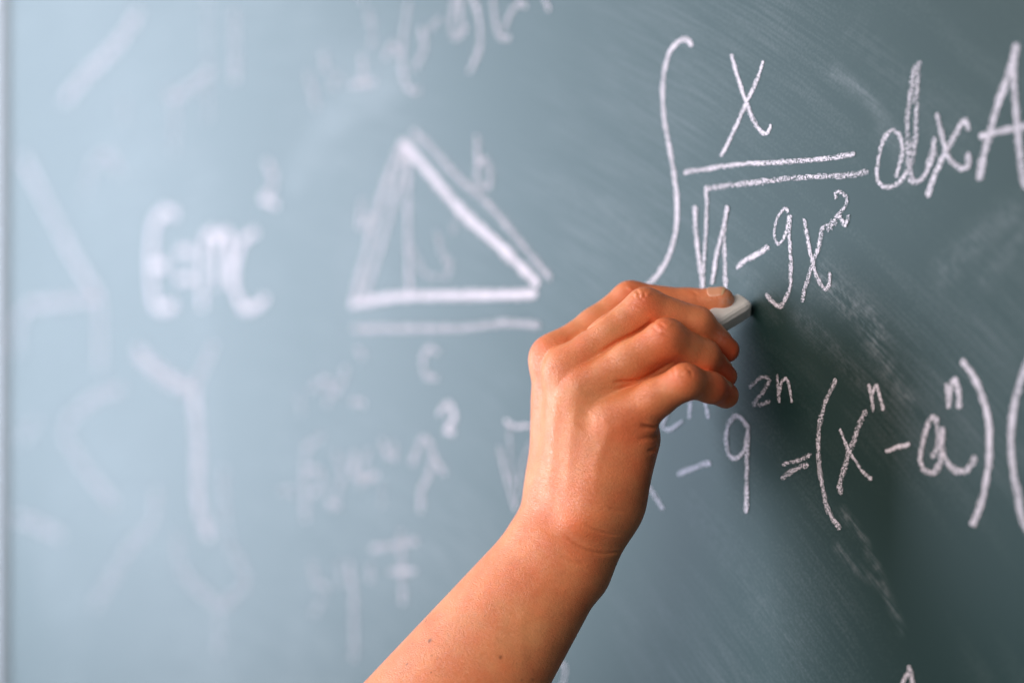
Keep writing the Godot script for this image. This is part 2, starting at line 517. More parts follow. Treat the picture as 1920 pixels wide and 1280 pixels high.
	glyph(board, "exponent_n", "small letter n over the large nine", [
		[1.58, 0.65, PackedFloat32Array([748.6, -14.3, 748.9, -19.5, 749.5, -25.6])],
		[1.58, 0.70, PackedFloat32Array([749.5, -24.5, 749.8, -21.8, 751.6, -16.5, 753.5, -15.8, 755.2, -19.4, 756.5, -25.4])],
	])
	glyph(board, "equals_sign", "grainy equals sign left of the bracket", [
		[2.02, 0.51, PackedFloat32Array([751.6, -52, 758.6, -50.2, 766.5, -47.3])],
		[2.29, 0.51, PackedFloat32Array([751.1, -57.9, 757.5, -54.2, 764.7, -51.5])],
	])
	glyph(board, "bracket", "grainy opening bracket below the chalk shadow", [
		[2.38, 0.56, PackedFloat32Array([779.6, -15.8, 776.4, -21.6, 772.9, -28.7, 770.9, -37.5, 770.6, -46, 771.7, -55.1, 773.2, -61.9, 774.6, -67, 777.9, -72.8, 781.8, -76.6])],
	])
	glyph(board, "letter_x", "letter x inside the bracket", [
		[1.67, 0.70, PackedFloat32Array([782.2, -36, 784, -40, 786.3, -44.5, 789.7, -48.3, 793.1, -52.3, 797.8, -55.6])],
		[2.64, 0.56, PackedFloat32Array([794.9, -28.3, 791.9, -34.2, 789, -40.3, 786.3, -46.3, 784, -53.2, 781.9, -60.8, 782.7, -62])],
	])
	glyph(board, "exponent_n", "small letter n over the x in the bracket", [
		[1.67, 0.79, PackedFloat32Array([796.7, -17.6, 797.8, -21.4, 798.9, -27.9])],
		[1.67, 0.79, PackedFloat32Array([798.7, -25.9, 798.3, -22.3, 800.6, -17.8, 802.1, -21.7, 803.9, -27.2])],
	])
	glyph(board, "minus_sign", "small minus sign inside the bracket", [
		[1.85, 0.84, PackedFloat32Array([805.6, -44, 810.7, -42.2, 816.6, -40.8])],
	])
	glyph(board, "letter_a", "small letter a inside the bracket", [
		[2.46, 0.67, PackedFloat32Array([829.8, -31.1, 828, -29.5, 825.1, -33.9, 823, -40.6, 822, -46.3, 824.1, -50.6, 827.8, -51.4, 830.4, -49, 831.9, -42.4, 832.6, -34.1])],
		[2.29, 0.56, PackedFloat32Array([829.4, -30.7, 830.1, -37.2, 829.3, -42.5, 827.5, -45])],
		[2.64, 0.70, PackedFloat32Array([832.4, -34.1, 831.9, -41, 833.4, -45.7, 836.6, -49.1, 840.6, -50.3, 844.6, -48.6, 846.9, -44.6])],
	])
	glyph(board, "exponent_n", "small letter n over the a", [
		[2.29, 0.74, PackedFloat32Array([834.2, -16.9, 835, -20.5, 835.3, -25.3])],
		[2.29, 0.74, PackedFloat32Array([835.4, -23.2, 835.8, -19.7, 837.8, -14.5, 839.3, -17.9, 840.1, -21.8])],
		[2.64, 0.79, PackedFloat32Array([840, -23.1, 839.9, -25])],
	])
	glyph(board, "bracket", "closing bracket right of the small a", [
		[2.82, 0.76, PackedFloat32Array([841.7, -7.8, 845.1, -11.4, 848.7, -16.9, 851.1, -22.8, 853.2, -30.3, 853.7, -38, 853.4, -46.5, 852.2, -53.3, 850.2, -61.2, 846.2, -70.3])],
	])
	glyph(board, "bracket", "opening bracket cut by the right edge of the picture", [
		[2.82, 0.70, PackedFloat32Array([871.4, -5.6, 868.6, -11.9, 866.8, -16.5, 864.4, -24.9, 863.3, -33.4, 863.4, -41.8, 864.4, -50, 865.9, -56.1, 868.4, -66.8, 871.4, -72.7])],
	])
	glyph(board, "letter_d", "top of a letter at the bottom edge", [
		[1.94, 0.74, PackedFloat32Array([812.6, -140.2, 813.4, -135.9, 815.1, -132.7, 816.2, -131.7])],
		[2.11, 0.74, PackedFloat32Array([816.7, -128.8, 817.9, -133.9, 818.5, -141.5])],
	])
	glyph(board, "digit_two", "top of a digit two right of the forearm at the bottom edge", [
		[2.11, 0.56, PackedFloat32Array([605, -161.8, 606.6, -159.5, 611.2, -155.3, 615, -156.1, 615.3, -159.9, 613.5, -165.3, 607.7, -173.3, 618.4, -171.2])],
	])
	glyph(board, "triangle_side", "bold right side of the chalk triangle", [
		[6.00, 0.95, PackedFloat32Array([487.7, 106.3, 508, 90.3, 535.9, 67.6, 568.8, 46.7, 595.1, 28.5])],
	])
	glyph(board, "triangle_side", "bold base line of the chalk triangle", [
		[4.80, 0.97, PackedFloat32Array([440.9, 21, 479.2, 23.9, 522.1, 23.9, 562.2, 23.4, 593.7, 23.3])],
	])
	glyph(board, "triangle_side", "faint left side of the chalk triangle", [
		[5.00, 0.60, PackedFloat32Array([486.3, 107, 469.2, 81.2, 454.6, 49.9, 442.6, 23.1])],
		[3.80, 0.62, PackedFloat32Array([487.7, 101.5, 479.7, 77.7, 466.3, 49.4, 451.6, 23.5])],
	])
	glyph(board, "triangle_height", "faint upright line inside the chalk triangle", [
		[4.00, 0.62, PackedFloat32Array([491.5, 99.7, 491.5, 71, 492.9, 27])],
	])
	glyph(board, "triangle_line", "second faint line beside the right side of the triangle", [
		[3.80, 0.52, PackedFloat32Array([496.6, 111.5, 508, 104.3, 535.9, 83.2, 555.8, 70.9, 581.4, 50.3, 604.8, 30.6])],
	])
	glyph(board, "triangle_line", "faint line under the base of the triangle", [
		[3.80, 0.55, PackedFloat32Array([442.6, 7.2, 493.8, 6.9, 549.2, 7.5, 568.8, 9.1, 596.3, 7.8])],
	])
	glyph(board, "letter_b", "blurred letter b right of the triangle", [
		[4.00, 0.50, PackedFloat32Array([549.2, 103.6, 549.9, 93.2, 551.2, 79.5, 558.5, 78.3, 559.7, 84.9, 555.8, 91.9, 552.2, 90.9])],
	])
	glyph(board, "letter_a", "faint letter left of the triangle", [
		[4.50, 0.45, PackedFloat32Array([450.1, 77.1, 448.6, 63.3, 458, 67.6])],
	])
	glyph(board, "letter_h", "faint smudged letters inside the triangle", [
		[3.50, 0.35, PackedFloat32Array([493.8, 50.6, 499.6, 43.2, 508, 35, 516.6, 33.8])],
		[5.00, 0.35, PackedFloat32Array([516.6, 56.6, 520.6, 45.9, 527.7, 38.8, 523.2, 33.3])],
		[4.00, 0.30, PackedFloat32Array([530.3, 60.8, 529.8, 56.4])],
	])
	glyph(board, "letter_c", "faint letter c under the triangle", [
		[3.00, 0.60, PackedFloat32Array([516.8, -5.8, 509.8, -3.4, 504.4, -10.2, 507, -18, 515.5, -18.9])],
	])
	glyph(board, "faint_number", "faint smudged number with a small two under the triangle", [
		[4.00, 0.50, PackedFloat32Array([446.6, -4.4, 451.6, -8.2])],
		[4.00, 0.50, PackedFloat32Array([441.6, -33.2, 451.6, -34.4])],
		[4.00, 0.45, PackedFloat32Array([435, -14.9, 430.5, -23.9, 423.3, -30])],
		[4.00, 0.42, PackedFloat32Array([402.3, -27.5, 409.7, -23.1, 418.9, -22.3, 417, -35.5])],
		[4.00, 0.35, PackedFloat32Array([388.8, -30.8, 390.4, -40.6])],
	])
	glyph(board, "exponent_two", "blurred small two left of the wrist", [
		[3.40, 0.75, PackedFloat32Array([518.3, -37.7, 526.6, -32.6, 530.7, -38.7, 525, -46, 529.8, -47.2])],
		[4.00, 0.90, PackedFloat32Array([524.6, -46.1, 529.4, -47])],
	])
	glyph(board, "faint_formula", "faint smudged row of letters left of the wrist", [
		[4.50, 0.42, PackedFloat32Array([395.8, -58.9, 394.7, -79.8, 395.8, -102.1])],
		[4.00, 0.40, PackedFloat32Array([399, -73.4, 410.7, -74.3, 412.3, -83, 401.2, -86.1])],
		[5.00, 0.35, PackedFloat32Array([371.7, -87.4, 382.2, -86.7])],
		[4.50, 0.30, PackedFloat32Array([412.3, -52.7, 398, -61.2])],
		[4.50, 0.35, PackedFloat32Array([425.3, -63.3, 431.5, -73.4, 426.4, -85.4])],
		[5.00, 0.55, PackedFloat32Array([420.2, -90.9, 427.4, -91.6])],
		[4.50, 0.55, PackedFloat32Array([442.6, -62.5, 443.6, -73.9, 450.6, -75.6, 463.4, -72.8])],
		[4.00, 0.40, PackedFloat32Array([455.6, -60.1, 448.6, -80.1])],
		[4.00, 0.50, PackedFloat32Array([469, -53.7, 473.5, -61, 479.7, -62.4])],
		[4.00, 0.40, PackedFloat32Array([479.3, -54.7, 480.7, -62.7])],
		[4.00, 0.50, PackedFloat32Array([495.7, -64.2, 500.3, -56.6, 504.4, -51.3, 510.3, -52.8, 512.5, -61.6, 507.6, -73.1, 503.5, -79, 502.6, -89.5])],
		[4.00, 0.50, PackedFloat32Array([513, -57.4, 517.5, -64.7, 522.8, -67.8])],
		[4.50, 0.25, PackedFloat32Array([468.7, -76.9, 469.2, -88.4])],
	])
	glyph(board, "plus_sign", "faint plus sign above the forearm", [
		[4.00, 0.45, PackedFloat32Array([485.4, -101.8, 486.8, -122.1, 487.3, -139.2])],
		[4.00, 0.45, PackedFloat32Array([460, -113.3, 479.7, -109.9, 499.3, -105.6])],
		[3.60, 0.60, PackedFloat32Array([475.9, -124, 497, -122])],
	])
	glyph(board, "faint_formula", "faint smudged letters left of the plus sign", [
		[4.50, 0.40, PackedFloat32Array([402.3, -126.6, 405.4, -137.6, 417, -138.2])],
		[4.50, 0.45, PackedFloat32Array([438.1, -123.3, 441.6, -136, 442.6, -154.2, 442.6, -175.2])],
		[4.00, 0.40, PackedFloat32Array([458, -122.9, 458.5, -131])],
		[4.50, 0.30, PackedFloat32Array([428.4, -124.2, 430.5, -135.9])],
		[4.50, 0.30, PackedFloat32Array([412.3, -146.6, 403.9, -155.4])],
	])
	glyph(board, "faint_formula", "blurred row of letters along the top edge", [
		[4.00, 0.45, PackedFloat32Array([398.5, 152.7, 402.3, 143.4, 406, 133.9])],
		[4.00, 0.35, PackedFloat32Array([428.4, 149.3, 421.2, 142.9])],
		[4.50, 0.45, PackedFloat32Array([413.4, 164, 415.5, 153.5])],
		[4.50, 0.50, PackedFloat32Array([450.1, 156.9, 450.1, 143.6, 440.1, 142.3])],
		[4.00, 0.55, PackedFloat32Array([443.1, 142.6, 461, 141.5])],
		[4.50, 0.40, PackedFloat32Array([455.6, 181.1, 459.5, 170.6])],
		[4.00, 0.40, PackedFloat32Array([460, 167.1, 459, 161.9])],
		[4.00, 0.35, PackedFloat32Array([446.6, 192.4, 451.6, 187.2])],
		[3.60, 0.50, PackedFloat32Array([492.4, 180.5, 488.2, 165.1, 487.7, 142.6, 492.4, 134.4, 501.2, 132.6])],
		[4.00, 0.50, PackedFloat32Array([471.6, 154, 478.8, 160.6, 483.5, 154.8])],
		[4.00, 0.50, PackedFloat32Array([503, 165.5, 505.7, 155.8, 498, 145.1])],
		[3.60, 0.40, PackedFloat32Array([511.2, 164.1, 519.3, 168.9])],
		[4.50, 0.45, PackedFloat32Array([533.3, 180.5, 528.1, 164.1, 530.7, 157.4, 539.4, 160.6])],
		[4.50, 0.45, PackedFloat32Array([536.8, 179.9, 535.9, 167.7, 538.1, 161.4])],
		[3.40, 0.55, PackedFloat32Array([542.8, 180.4, 550.9, 163.5, 551.3, 150.1, 543.3, 138.3])],
		[3.20, 0.55, PackedFloat32Array([561.8, 176.2, 563.5, 161.2, 567.6, 152.6, 574.1, 151.3])],
		[3.00, 0.50, PackedFloat32Array([570.5, 156.3, 577, 165.2, 582.6, 168.2])],
		[3.40, 0.60, PackedFloat32Array([581.8, 168.3, 586.6, 165.5])],
		[3.00, 0.60, PackedFloat32Array([599.2, 169.9, 603.5, 161.3])],
	])
	glyph(board, "formula_letter", "blurred letter E of the formula on the left", [
		[6.80, 0.98, PackedFloat32Array([249, 80.8, 238.3, 83.5, 224.1, 76.3, 220, 59.2, 220, 37.7, 224.8, 23.5, 247.6, 23.1])],
		[6.80, 0.98, PackedFloat32Array([221.3, 49.5, 239, 48.9])],
	])
	glyph(board, "formula_sign", "blurred equals sign of the formula on the left", [
		[6.00, 0.95, PackedFloat32Array([254.2, 56.9, 269.8, 56.6])],
		[6.00, 0.95, PackedFloat32Array([254.2, 39.9, 269.8, 39.9])],
	])
	glyph(board, "formula_letter", "blurred letter m of the formula on the left", [
		[6.00, 0.95, PackedFloat32Array([282.6, 21.9, 283.2, 56.4, 287.6, 65.5, 296.4, 66.5, 299.5, 55.8, 300.1, 34.5])],
		[6.00, 0.95, PackedFloat32Array([299.5, 59.1, 305, 65.4, 312.3, 65.7, 314.8, 55.2, 315.4, 34.1])],
	])
	glyph(board, "formula_letter", "blurred letter c of the formula on the left", [
		[6.20, 0.96, PackedFloat32Array([342.6, 64.7, 330.3, 61.4, 321.4, 50.4, 320.8, 30.7, 331.5, 20.2, 343.2, 20.7, 353.6, 25.3])],
	])
	glyph(board, "exponent_two", "blurred small two of the formula on the left", [
		[5.00, 0.60, PackedFloat32Array([354.7, 106.1, 361.6, 97.4, 360.4, 90.6, 352.5, 85.4])],
		[5.20, 0.94, PackedFloat32Array([351.3, 84.8, 364.4, 80.3])],
	])
	glyph(board, "faint_arrow", "faint slanting line and box on the far left", [
		[7.00, 0.62, PackedFloat32Array([34.3, 133.1, 70.6, 98.4, 113.4, 57.8, 147.3, 31.5])],
		[7.00, 0.50, PackedFloat32Array([147.3, 28.3, 76.4, 26.9, 35.2, 21.7, 25.6, 10.9, 22.1, -4.7])],
		[7.00, 0.52, PackedFloat32Array([149.5, 28.2, 150.3, -3.6, 149.5, -18.1])],
	])
	glyph(board, "faint_line", "broad faint stroke at the upper left", [
		[8.00, 0.62, PackedFloat32Array([201.2, 215.5, 173.2, 198.4, 138.2, 185.6, 99.1, 168.8])],
	])
	glyph(board, "faint_letter", "faint upright strokes at the top left", [
		[6.00, 0.25, PackedFloat32Array([288.9, 214.9, 288.9, 137.2])],
		[6.50, 0.42, PackedFloat32Array([319.6, 199.1, 320.2, 158.6])],
		[6.00, 0.42, PackedFloat32Array([292.6, 166.9, 266.6, 159.5, 247, 154.1])],
		[6.00, 0.30, PackedFloat32Array([238.3, 160.8, 247, 151.4, 247.6, 122])],
	])
	glyph(board, "faint_letter", "faint smudged letter above the formula on the left", [
		[8.00, 0.32, PackedFloat32Array([129, 102, 140.5, 119.4, 160.7, 125.9, 178.3, 112])],
		[6.00, 0.25, PackedFloat32Array([181.9, 161.4, 184.1, 145.3])],
	])
	glyph(board, "faint_numeral", "bold pale numeral below the formula on the left", [
		[11.00, 0.55, PackedFloat32Array([201.9, -6.7, 234.3, -21.6, 265.3, -29.2])],
		[10.00, 0.60, PackedFloat32Array([272.4, -30.1, 276.9, -63.7, 279.4, -103.2, 290.1, -119.6])],
		[6.50, 0.40, PackedFloat32Array([295.1, -3.3, 273.7, -27.4])],
	])
	glyph(board, "faint_curve", "faint bent stroke on the lower left", [
		[7.00, 0.42, PackedFloat32Array([178.3, -31.6, 130.5, -42.5, 99.1, -63.1, 121.2, -81.8, 169.6, -108.3])],
	])
	glyph(board, "faint_dash", "short faint dash at the left edge", [
		[7.00, 0.40, PackedFloat32Array([54.8, -57.5, 32.6, -70.7])],
	])
	glyph(board, "faint_dash", "wider faint dash near the lower left edge", [
		[7.50, 0.45, PackedFloat32Array([25.6, -128.7, 58.1, -131.3, 91.1, -136.2])],
	])
	glyph(board, "faint_zigzag", "faint zigzag of strokes at the lower left", [
		[7.00, 0.35, PackedFloat32Array([226.1, -96.9, 221.3, -115.5, 195.5, -132.6, 173.2, -152.3, 142.7, -180.4])],
		[7.50, 0.30, PackedFloat32Array([250.9, -123.8, 255.5, -140.3, 279.4, -154.8, 300.7, -163.7, 301.3, -190.2])],
		[7.50, 0.26, PackedFloat32Array([300.7, -163.7, 332.7, -141.1, 314.1, -123.5, 306.8, -78.4])],
	])


# ---------------------------------------------------------------- the stick of chalk
func build_chalk() -> void:
	var tip := Vector3(-0.46713, 1.41611, 0.00231)
	var back := Vector3(-0.47398, 1.39553, 0.04373)
	var face := Vector3(0.3135, 0.2800, 0.9350)
	var y := (tip - back).normalized()
	var z := (face - y * face.dot(y)).normalized()
	var x := y.cross(z)
	var len := tip.distance_to(back)
	# rings from the back end to the worn tip: [along, half width, half depth, corner cut, shift x, shift z]
	var rings := [[0.0, 3.9, 3.7, 1.5, 0.0, 0.0], [0.8, 4.6, 4.4, 1.9, 0.0, 0.0], [len * 1000.0 * 0.5, 4.9, 4.7, 1.9, 0.0, 0.0], [len * 1000.0 - 4.2, 5.0, 4.8, 1.9, 0.0, 0.0], [len * 1000.0 - 1.4, 4.5, 4.5, 1.9, 0.2, 0.0], [len * 1000.0 - 0.4, 3.5, 3.8, 1.7, 0.5, -0.2], [len * 1000.0, 2.6, 3.1, 1.4, 0.8, -0.3]]
	var st := SurfaceTool.new()
	st.begin(Mesh.PRIMITIVE_TRIANGLES)
	st.set_smooth_group(-1)
	var rnd := noise(FastNoiseLite.TYPE_SIMPLEX, 0.9, 44, 2)
	var loops := []
	for r in rings:
		var loop := []
		var w: float = r[1]
		var d: float = r[2]
		var c: float = r[3]
		for q in [[w, -d + c], [w, d - c], [w - c * 0.35, d - c * 0.35], [w - c, d], [-w + c, d], [-w + c * 0.35, d - c * 0.35], [-w, d - c], [-w, -d + c], [-w + c * 0.35, -d + c * 0.35], [-w + c, -d], [w - c, -d], [w - c * 0.35, -d + c * 0.35]]:
			var p: Vector3 = Vector3(q[0] + r[4], r[0], q[1] + r[5])
			p += Vector3(rnd.get_noise_3dv(p), rnd.get_noise_3dv(p + Vector3(30, 0, 0)), rnd.get_noise_3dv(p + Vector3(60, 0, 0))) * (0.2 if r[0] < 34.0 else 0.55)
			loop.append(p * 0.001)
		loops.append(loop)
	for k in loops.size() - 1:
		for i in 12:
			var a: Vector3 = loops[k][i]
			var b: Vector3 = loops[k][(i + 1) % 12]
			var c: Vector3 = loops[k + 1][(i + 1) % 12]
			var d: Vector3 = loops[k + 1][i]
			for v in [a, b, c, a, c, d]:
				st.add_vertex(v)
	for e in [0, loops.size() - 1]:
		for i in range(1, 11):
			var tri := [loops[e][0], loops[e][i], loops[e][i + 1]]
			if e == 0:
				tri.reverse()
			for v in tri:
				st.add_vertex(v)
	st.generate_normals()
	var m := flat(Color(0.93, 0.90, 0.85), 0.95, 0.25)
	var nt := NoiseTexture2D.new()
	nt.width = 256
	nt.height = 256
	nt.seamless = true
	nt.noise = noise(FastNoiseLite.TYPE_SIMPLEX, 0.09, 45, 4)
	m.heightmap_enabled = true
	m.heightmap_texture = nt
	m.heightmap_scale = 0.035
	m.uv1_triplanar = true
	m.uv1_scale = Vector3.ONE * 60.0
	var o := put("chalk_stick", st.commit(), m, self, "short stick of white chalk under the index finger, its worn end touching the board")
	o.set_meta("category", "chalk")
	o.transform = Transform3D(Basis(x, y, z), back)


# ---------------------------------------------------------------- the arm: one skin over a field of joined bones
var kind := PackedInt32Array()
var limb := PackedInt32Array()
var from := PackedVector3Array()
var along := PackedVector3Array()
var inv_len2 := PackedFloat32Array()
var r0 := PackedFloat32Array()
var dr := PackedFloat32Array()
var t0 := PackedFloat32Array()
var dt := PackedFloat32Array()
var wide := PackedVector3Array()
var deep := PackedVector3Array()
var join := PackedFloat32Array()
var folds := []


func bone(l: int, a: Vector3, b: Vector3, ra: float, rb: float, k: float) -> void:
	slab(l, a, b, Vector3.ZERO, ra, rb, 0, 0, k)


func slab(l: int, a: Vector3, b: Vector3, s: Vector3, wa: float, wb: float, ta: float, tb: float, k: float) -> void:
	kind.append(0 if s == Vector3.ZERO else 1)
	limb.append(l)
	from.append(a)
	along.append(b - a)
	inv_len2.append(1.0 / (b - a).length_squared())
	r0.append(wa)
	dr.append(wb - wa)
	t0.append(ta)
	dt.append(tb - ta)
	var ax := (b - a).normalized()
	var w := (s - ax * s.dot(ax)).normalized()
	wide.append(w)
	deep.append(ax.cross(w))
	join.append(k)


func fold(depth: float, width: float, pts: Array) -> void:
	folds.append([depth, width, pts])


func one(i: int, q: Vector3) -> float:
	var d := q - from[i]
	var h := d.dot(along[i]) * inv_len2[i]
	var hc := clampf(h, 0.0, 1.0)
	d -= along[i] * hc
	if kind[i] == 0:
		return d.length() - (r0[i] + dr[i] * hc)
	var w := r0[i] + dr[i] * hc
	var t := t0[i] + dt[i] * hc
	var a := d.dot(wide[i]) / w
	var b := d.dot(deep[i]) / t
	var c := (h - hc) / sqrt(inv_len2[i]) / t
	var k0 := sqrt(a * a + b * b + c * c)
	if k0 < 0.001:
		return -minf(w, t)
	return k0 * (k0 - 1.0) / sqrt((a / w) * (a / w) + (b * b + c * c) / (t * t))


func smin(a: float, b: float, k: float) -> float:
	var h := k - absf(a - b)
	if h <= 0.0:
		return minf(a, b)
	return minf(a, b) - h * h * 0.25 / k


var near := {}


func nearby(q: Vector3) -> Array:
	var c := Vector3i((q / 10.0).floor())
	if near.has(c):
		return near[c]
	var mid := (Vector3(c) + Vector3.ONE * 0.5) * 10.0
	var all := PackedFloat32Array()
	var best := 1e9
	for i in kind.size():
		all.append(one(i, mid))
		best = minf(best, all[i])
	var list := PackedInt32Array()
	for i in kind.size():
		if all[i] < best + 48.0:
			list.append(i)
	var fl := []
	for f in folds:
		for k in f[2].size() - 1:
			var a: Vector3 = f[2][k]
			var ab: Vector3 = f[2][k + 1] - a
			var d := mid - a
			d -= ab * clampf(d.dot(ab) / ab.length_squared(), 0.0, 1.0)
			if d.length() < 9.0 + 5.0 * f[1]:
				fl.append(f)
				break
	near[c] = [list, fl]
	return near[c]


func field(q: Vector3) -> float:
	var n := nearby(q)
	var palm := 1e9
	var fingers := 1e9
	var cur := 0
	var f := 1e9
	var list: PackedInt32Array = n[0]
	for i in list:
		var d := one(i, q)
		var l := limb[i]
		if l == 0:
			palm = smin(palm, d, join[i])
		elif l != cur:
			fingers = smin(fingers, f, 0.8)
			cur = l
			f = d
		else:
			f = smin(f, d, join[i])
	var out := smin(smin(fingers, f, 0.7), palm, 5.5)
	for g in n[1]:
		var best := 1e9
		var t := 0.0
		var pts: Array = g[2]
		for k in pts.size() - 1:
			var a: Vector3 = pts[k]
			var ab: Vector3 = pts[k + 1] - a
			var d := q - a
			var along_it := clampf(d.dot(ab) / ab.length_squared(), 0.0, 1.0)
			d -= ab * along_it
			if d.length_squared() < best:
				best = d.length_squared()
				t = (k + along_it) / (pts.size() - 1.0)
		best /= g[1] * g[1]
		if best < 24.0:
			# folds run out towards their ends
			out += g[0] * smoothstep(0.0, 0.3, minf(t, 1.0 - t) + 0.04) * (exp(-best) - 0.3 * exp(-best / 5.0))
	return out


func slope(q: Vector3, e: float) -> Vector3:
	var a := field(q + Vector3(e, -e, -e))
	var b := field(q + Vector3(-e, -e, e))
	var c := field(q + Vector3(-e, e, -e))
	var d := field(q + Vector3(e, e, e))
	return Vector3(a - b - c + d, -a - b + c + d, -a + b - c + d).normalized()


func onto_skin(q: Vector3, dir: Vector3, only := -1) -> Vector3:
	# walks from q along dir to the skin, or to the skin of one finger alone
	for k in 40:
		var d := 1e9
		if only < 0:
			d = field(q)
		else:
			for i in kind.size():
				if limb[i] == only:
					d = smin(d, one(i, q), join[i])
		if absf(d) < 0.02:
			break
		q += dir * d * 0.9
	return q


func build_person() -> void:
	# bones in millimetres round the wrist; limb 0 is arm and palm, 1 index .. 4 little finger, 5 thumb
	slab(0, Vector3(-7.7, -28.7, 8.9), Vector3(-54.6, -148.9, 85.6), Vector3(0.895, -0.428, -0.124), 25.0, 45.5, 18.5, 36.0, 4.0)
	slab(0, Vector3(-54.6, -148.9, 85.6), Vector3(-70.7, -190.0, 111.8), Vector3(0.895, -0.430, -0.122), 45.5, 46.0, 36.0, 38.0, 2.0)
	slab(0, Vector3(-1.9, -0.3, -2.4), Vector3(-6.5, -27.4, 7.5), Vector3(0.958, -0.227, -0.172), 26.0, 24.0, 17.5, 18.0, 6.0)
	bone(0, Vector3(10.4, -16.4, -4.4), Vector3(3.1, -35.1, 1.0), 7.5, 6.0, 8.0)
	slab(0, Vector3(3.6, 35.1, -4.1), Vector3(-1.1, -0.3, -3.3), Vector3(0.990, -0.133, -0.052), 33.0, 29.0, 11.0, 15.0, 8.0)
	bone(0, Vector3(-15.4, 56.7, 1.0), Vector3(-16.1, 3.5, -1.3), 10.2, 10.0, 8.0)
	bone(0, Vector3(-1.0, 51.4, 6.5), Vector3(-4.0, -1.0, 6.1), 9.2, 8.8, 8.0)
	bone(0, Vector3(7.7, 43.3, 4.8), Vector3(6.6, -3.7, 6.2), 9.0, 9.5, 9.0)
	bone(0, Vector3(19.4, 31.2, -1.0), Vector3(14.6, -4.4, 4.6), 9.8, 10.0, 9.0)
	bone(0, Vector3(20.6, 23.8, -10.0), Vector3(12.5, -5.0, -3.7), 11.5, 12.5, 8.0)
	bone(0, Vector3(-20.4, 3.9, -11.5), Vector3(-16.6, 35.2, -22.0), 12.0, 13.0, 10.0)
	bone(1, Vector3(-15.4, 56.7, 1.0), Vector3(-5.2, 70.6, -14.1), 10.2, 8.4, 4.0)
	bone(1, Vector3(-5.2, 70.6, -14.1), Vector3(3.1, 82.0, -26.5), 8.4, 8.3, 3.0)
	bone(1, Vector3(3.1, 82.0, -26.5), Vector3(20.7, 80.2, -43.7), 8.2, 6.9, 3.0)
	bone(1, Vector3(20.7, 80.2, -43.7), Vector3(32.8, 81.9, -51.4), 6.8, 5.8, 3.0)
	bone(2, Vector3(-0.9, 52.3, 7.2), Vector3(12.5, 66.8, -4.9), 9.6, 8.2, 4.0)
	bone(2, Vector3(12.5, 66.8, -4.9), Vector3(23.5, 78.6, -14.8), 8.2, 8.2, 3.0)
	bone(2, Vector3(23.5, 78.6, -14.8), Vector3(36.5, 71.9, -32.8), 8.0, 7.0, 3.0)
	bone(2, Vector3(36.5, 71.9, -32.8), Vector3(39.9, 60.9, -47.4), 6.8, 5.3, 3.0)
	bone(3, Vector3(8.5, 44.6, 5.5), Vector3(24.6, 56.3, -4.7), 9.6, 8.2, 4.0)
	bone(3, Vector3(24.6, 56.3, -4.7), Vector3(37.7, 65.8, -12.9), 8.2, 8.0, 3.0)
	bone(3, Vector3(11.0, 41.6, -2.0), Vector3(31.8, 57.4, -18.3), 8.5, 7.6, 3.0)
	bone(3, Vector3(37.7, 65.8, -12.9), Vector3(42.4, 58.3, -30.4), 7.8, 6.8, 3.0)
	bone(3, Vector3(42.4, 58.3, -30.4), Vector3(40.8, 49.8, -45.4), 6.6, 5.0, 3.0)
	bone(4, Vector3(21.1, 32.3, -1.4), Vector3(36.5, 41.1, -7.4), 9.8, 7.9, 4.0)
	bone(4, Vector3(36.5, 41.1, -7.4), Vector3(49.0, 48.2, -12.2), 7.9, 7.2, 3.0)
	bone(4, Vector3(49.0, 48.2, -12.2), Vector3(48.9, 45.5, -27.3), 6.8, 6.2, 3.0)
	bone(4, Vector3(48.9, 45.5, -27.3), Vector3(45.6, 41.9, -40.3), 6.0, 5.5, 3.0)
	bone(5, Vector3(-15.9, 35.2, -21.4), Vector3(-1.2, 58.0, -33.7), 11.5, 9.0, 6.0)
	bone(5, Vector3(-1.2, 58.0, -33.7), Vector3(13.9, 69.1, -43.5), 8.6, 7.8, 3.0)
	bone(5, Vector3(13.9, 69.1, -43.5), Vector3(24.8, 72.1, -51.4), 7.6, 6.3, 3.0)
	fold(0.61, 0.66, [Vector3(22.3, 86.2, -10.3), Vector3(23.6, 85.7, -9.4), Vector3(24.9, 85.0, -8.8), Vector3(25.8, 84.3, -8.4), Vector3(26.4, 83.5, -8.0), Vector3(26.9, 82.8, -7.8), Vector3(27.2, 82.2, -7.6)])
	fold(0.43, 0.57, [Vector3(27.0, 82.2, -7.5), Vector3(29.1, 81.1, -8.4)])
	fold(0.46, 0.66, [Vector3(27.2, 84.9, -9.8), Vector3(29.2, 82.2, -9.0)])
	fold(0.33, 0.66, [Vector3(22.1, 84.1, -7.9), Vector3(25.1, 82.3, -6.9)])
	fold(0.46, 0.66, [Vector3(35.9, 70.9, -5.9), Vector3(37.0, 70.4, -5.5), Vector3(38.3, 69.7, -5.1), Vector3(39.3, 69.1, -5.0), Vector3(40.1, 68.6, -5.1), Vector3(40.9, 68.2, -5.2), Vector3(41.4, 68.0, -5.4)])
	fold(0.43, 0.57, [Vector3(39.2, 71.9, -6.9), Vector3(42.2, 70.4, -7.0)])
	fold(0.43, 0.57, [Vector3(42.0, 68.0, -5.7), Vector3(43.7, 66.7, -6.7)])
	fold(0.53, 0.66, [Vector3(46.2, 53.6, -7.2), Vector3(47.2, 53.2, -6.4), Vector3(48.2, 52.6, -5.8), Vector3(48.9, 52.0, -5.3), Vector3(49.5, 51.3, -5.0), Vector3(50.0, 50.7, -4.9), Vector3(50.4, 50.2, -4.8)])
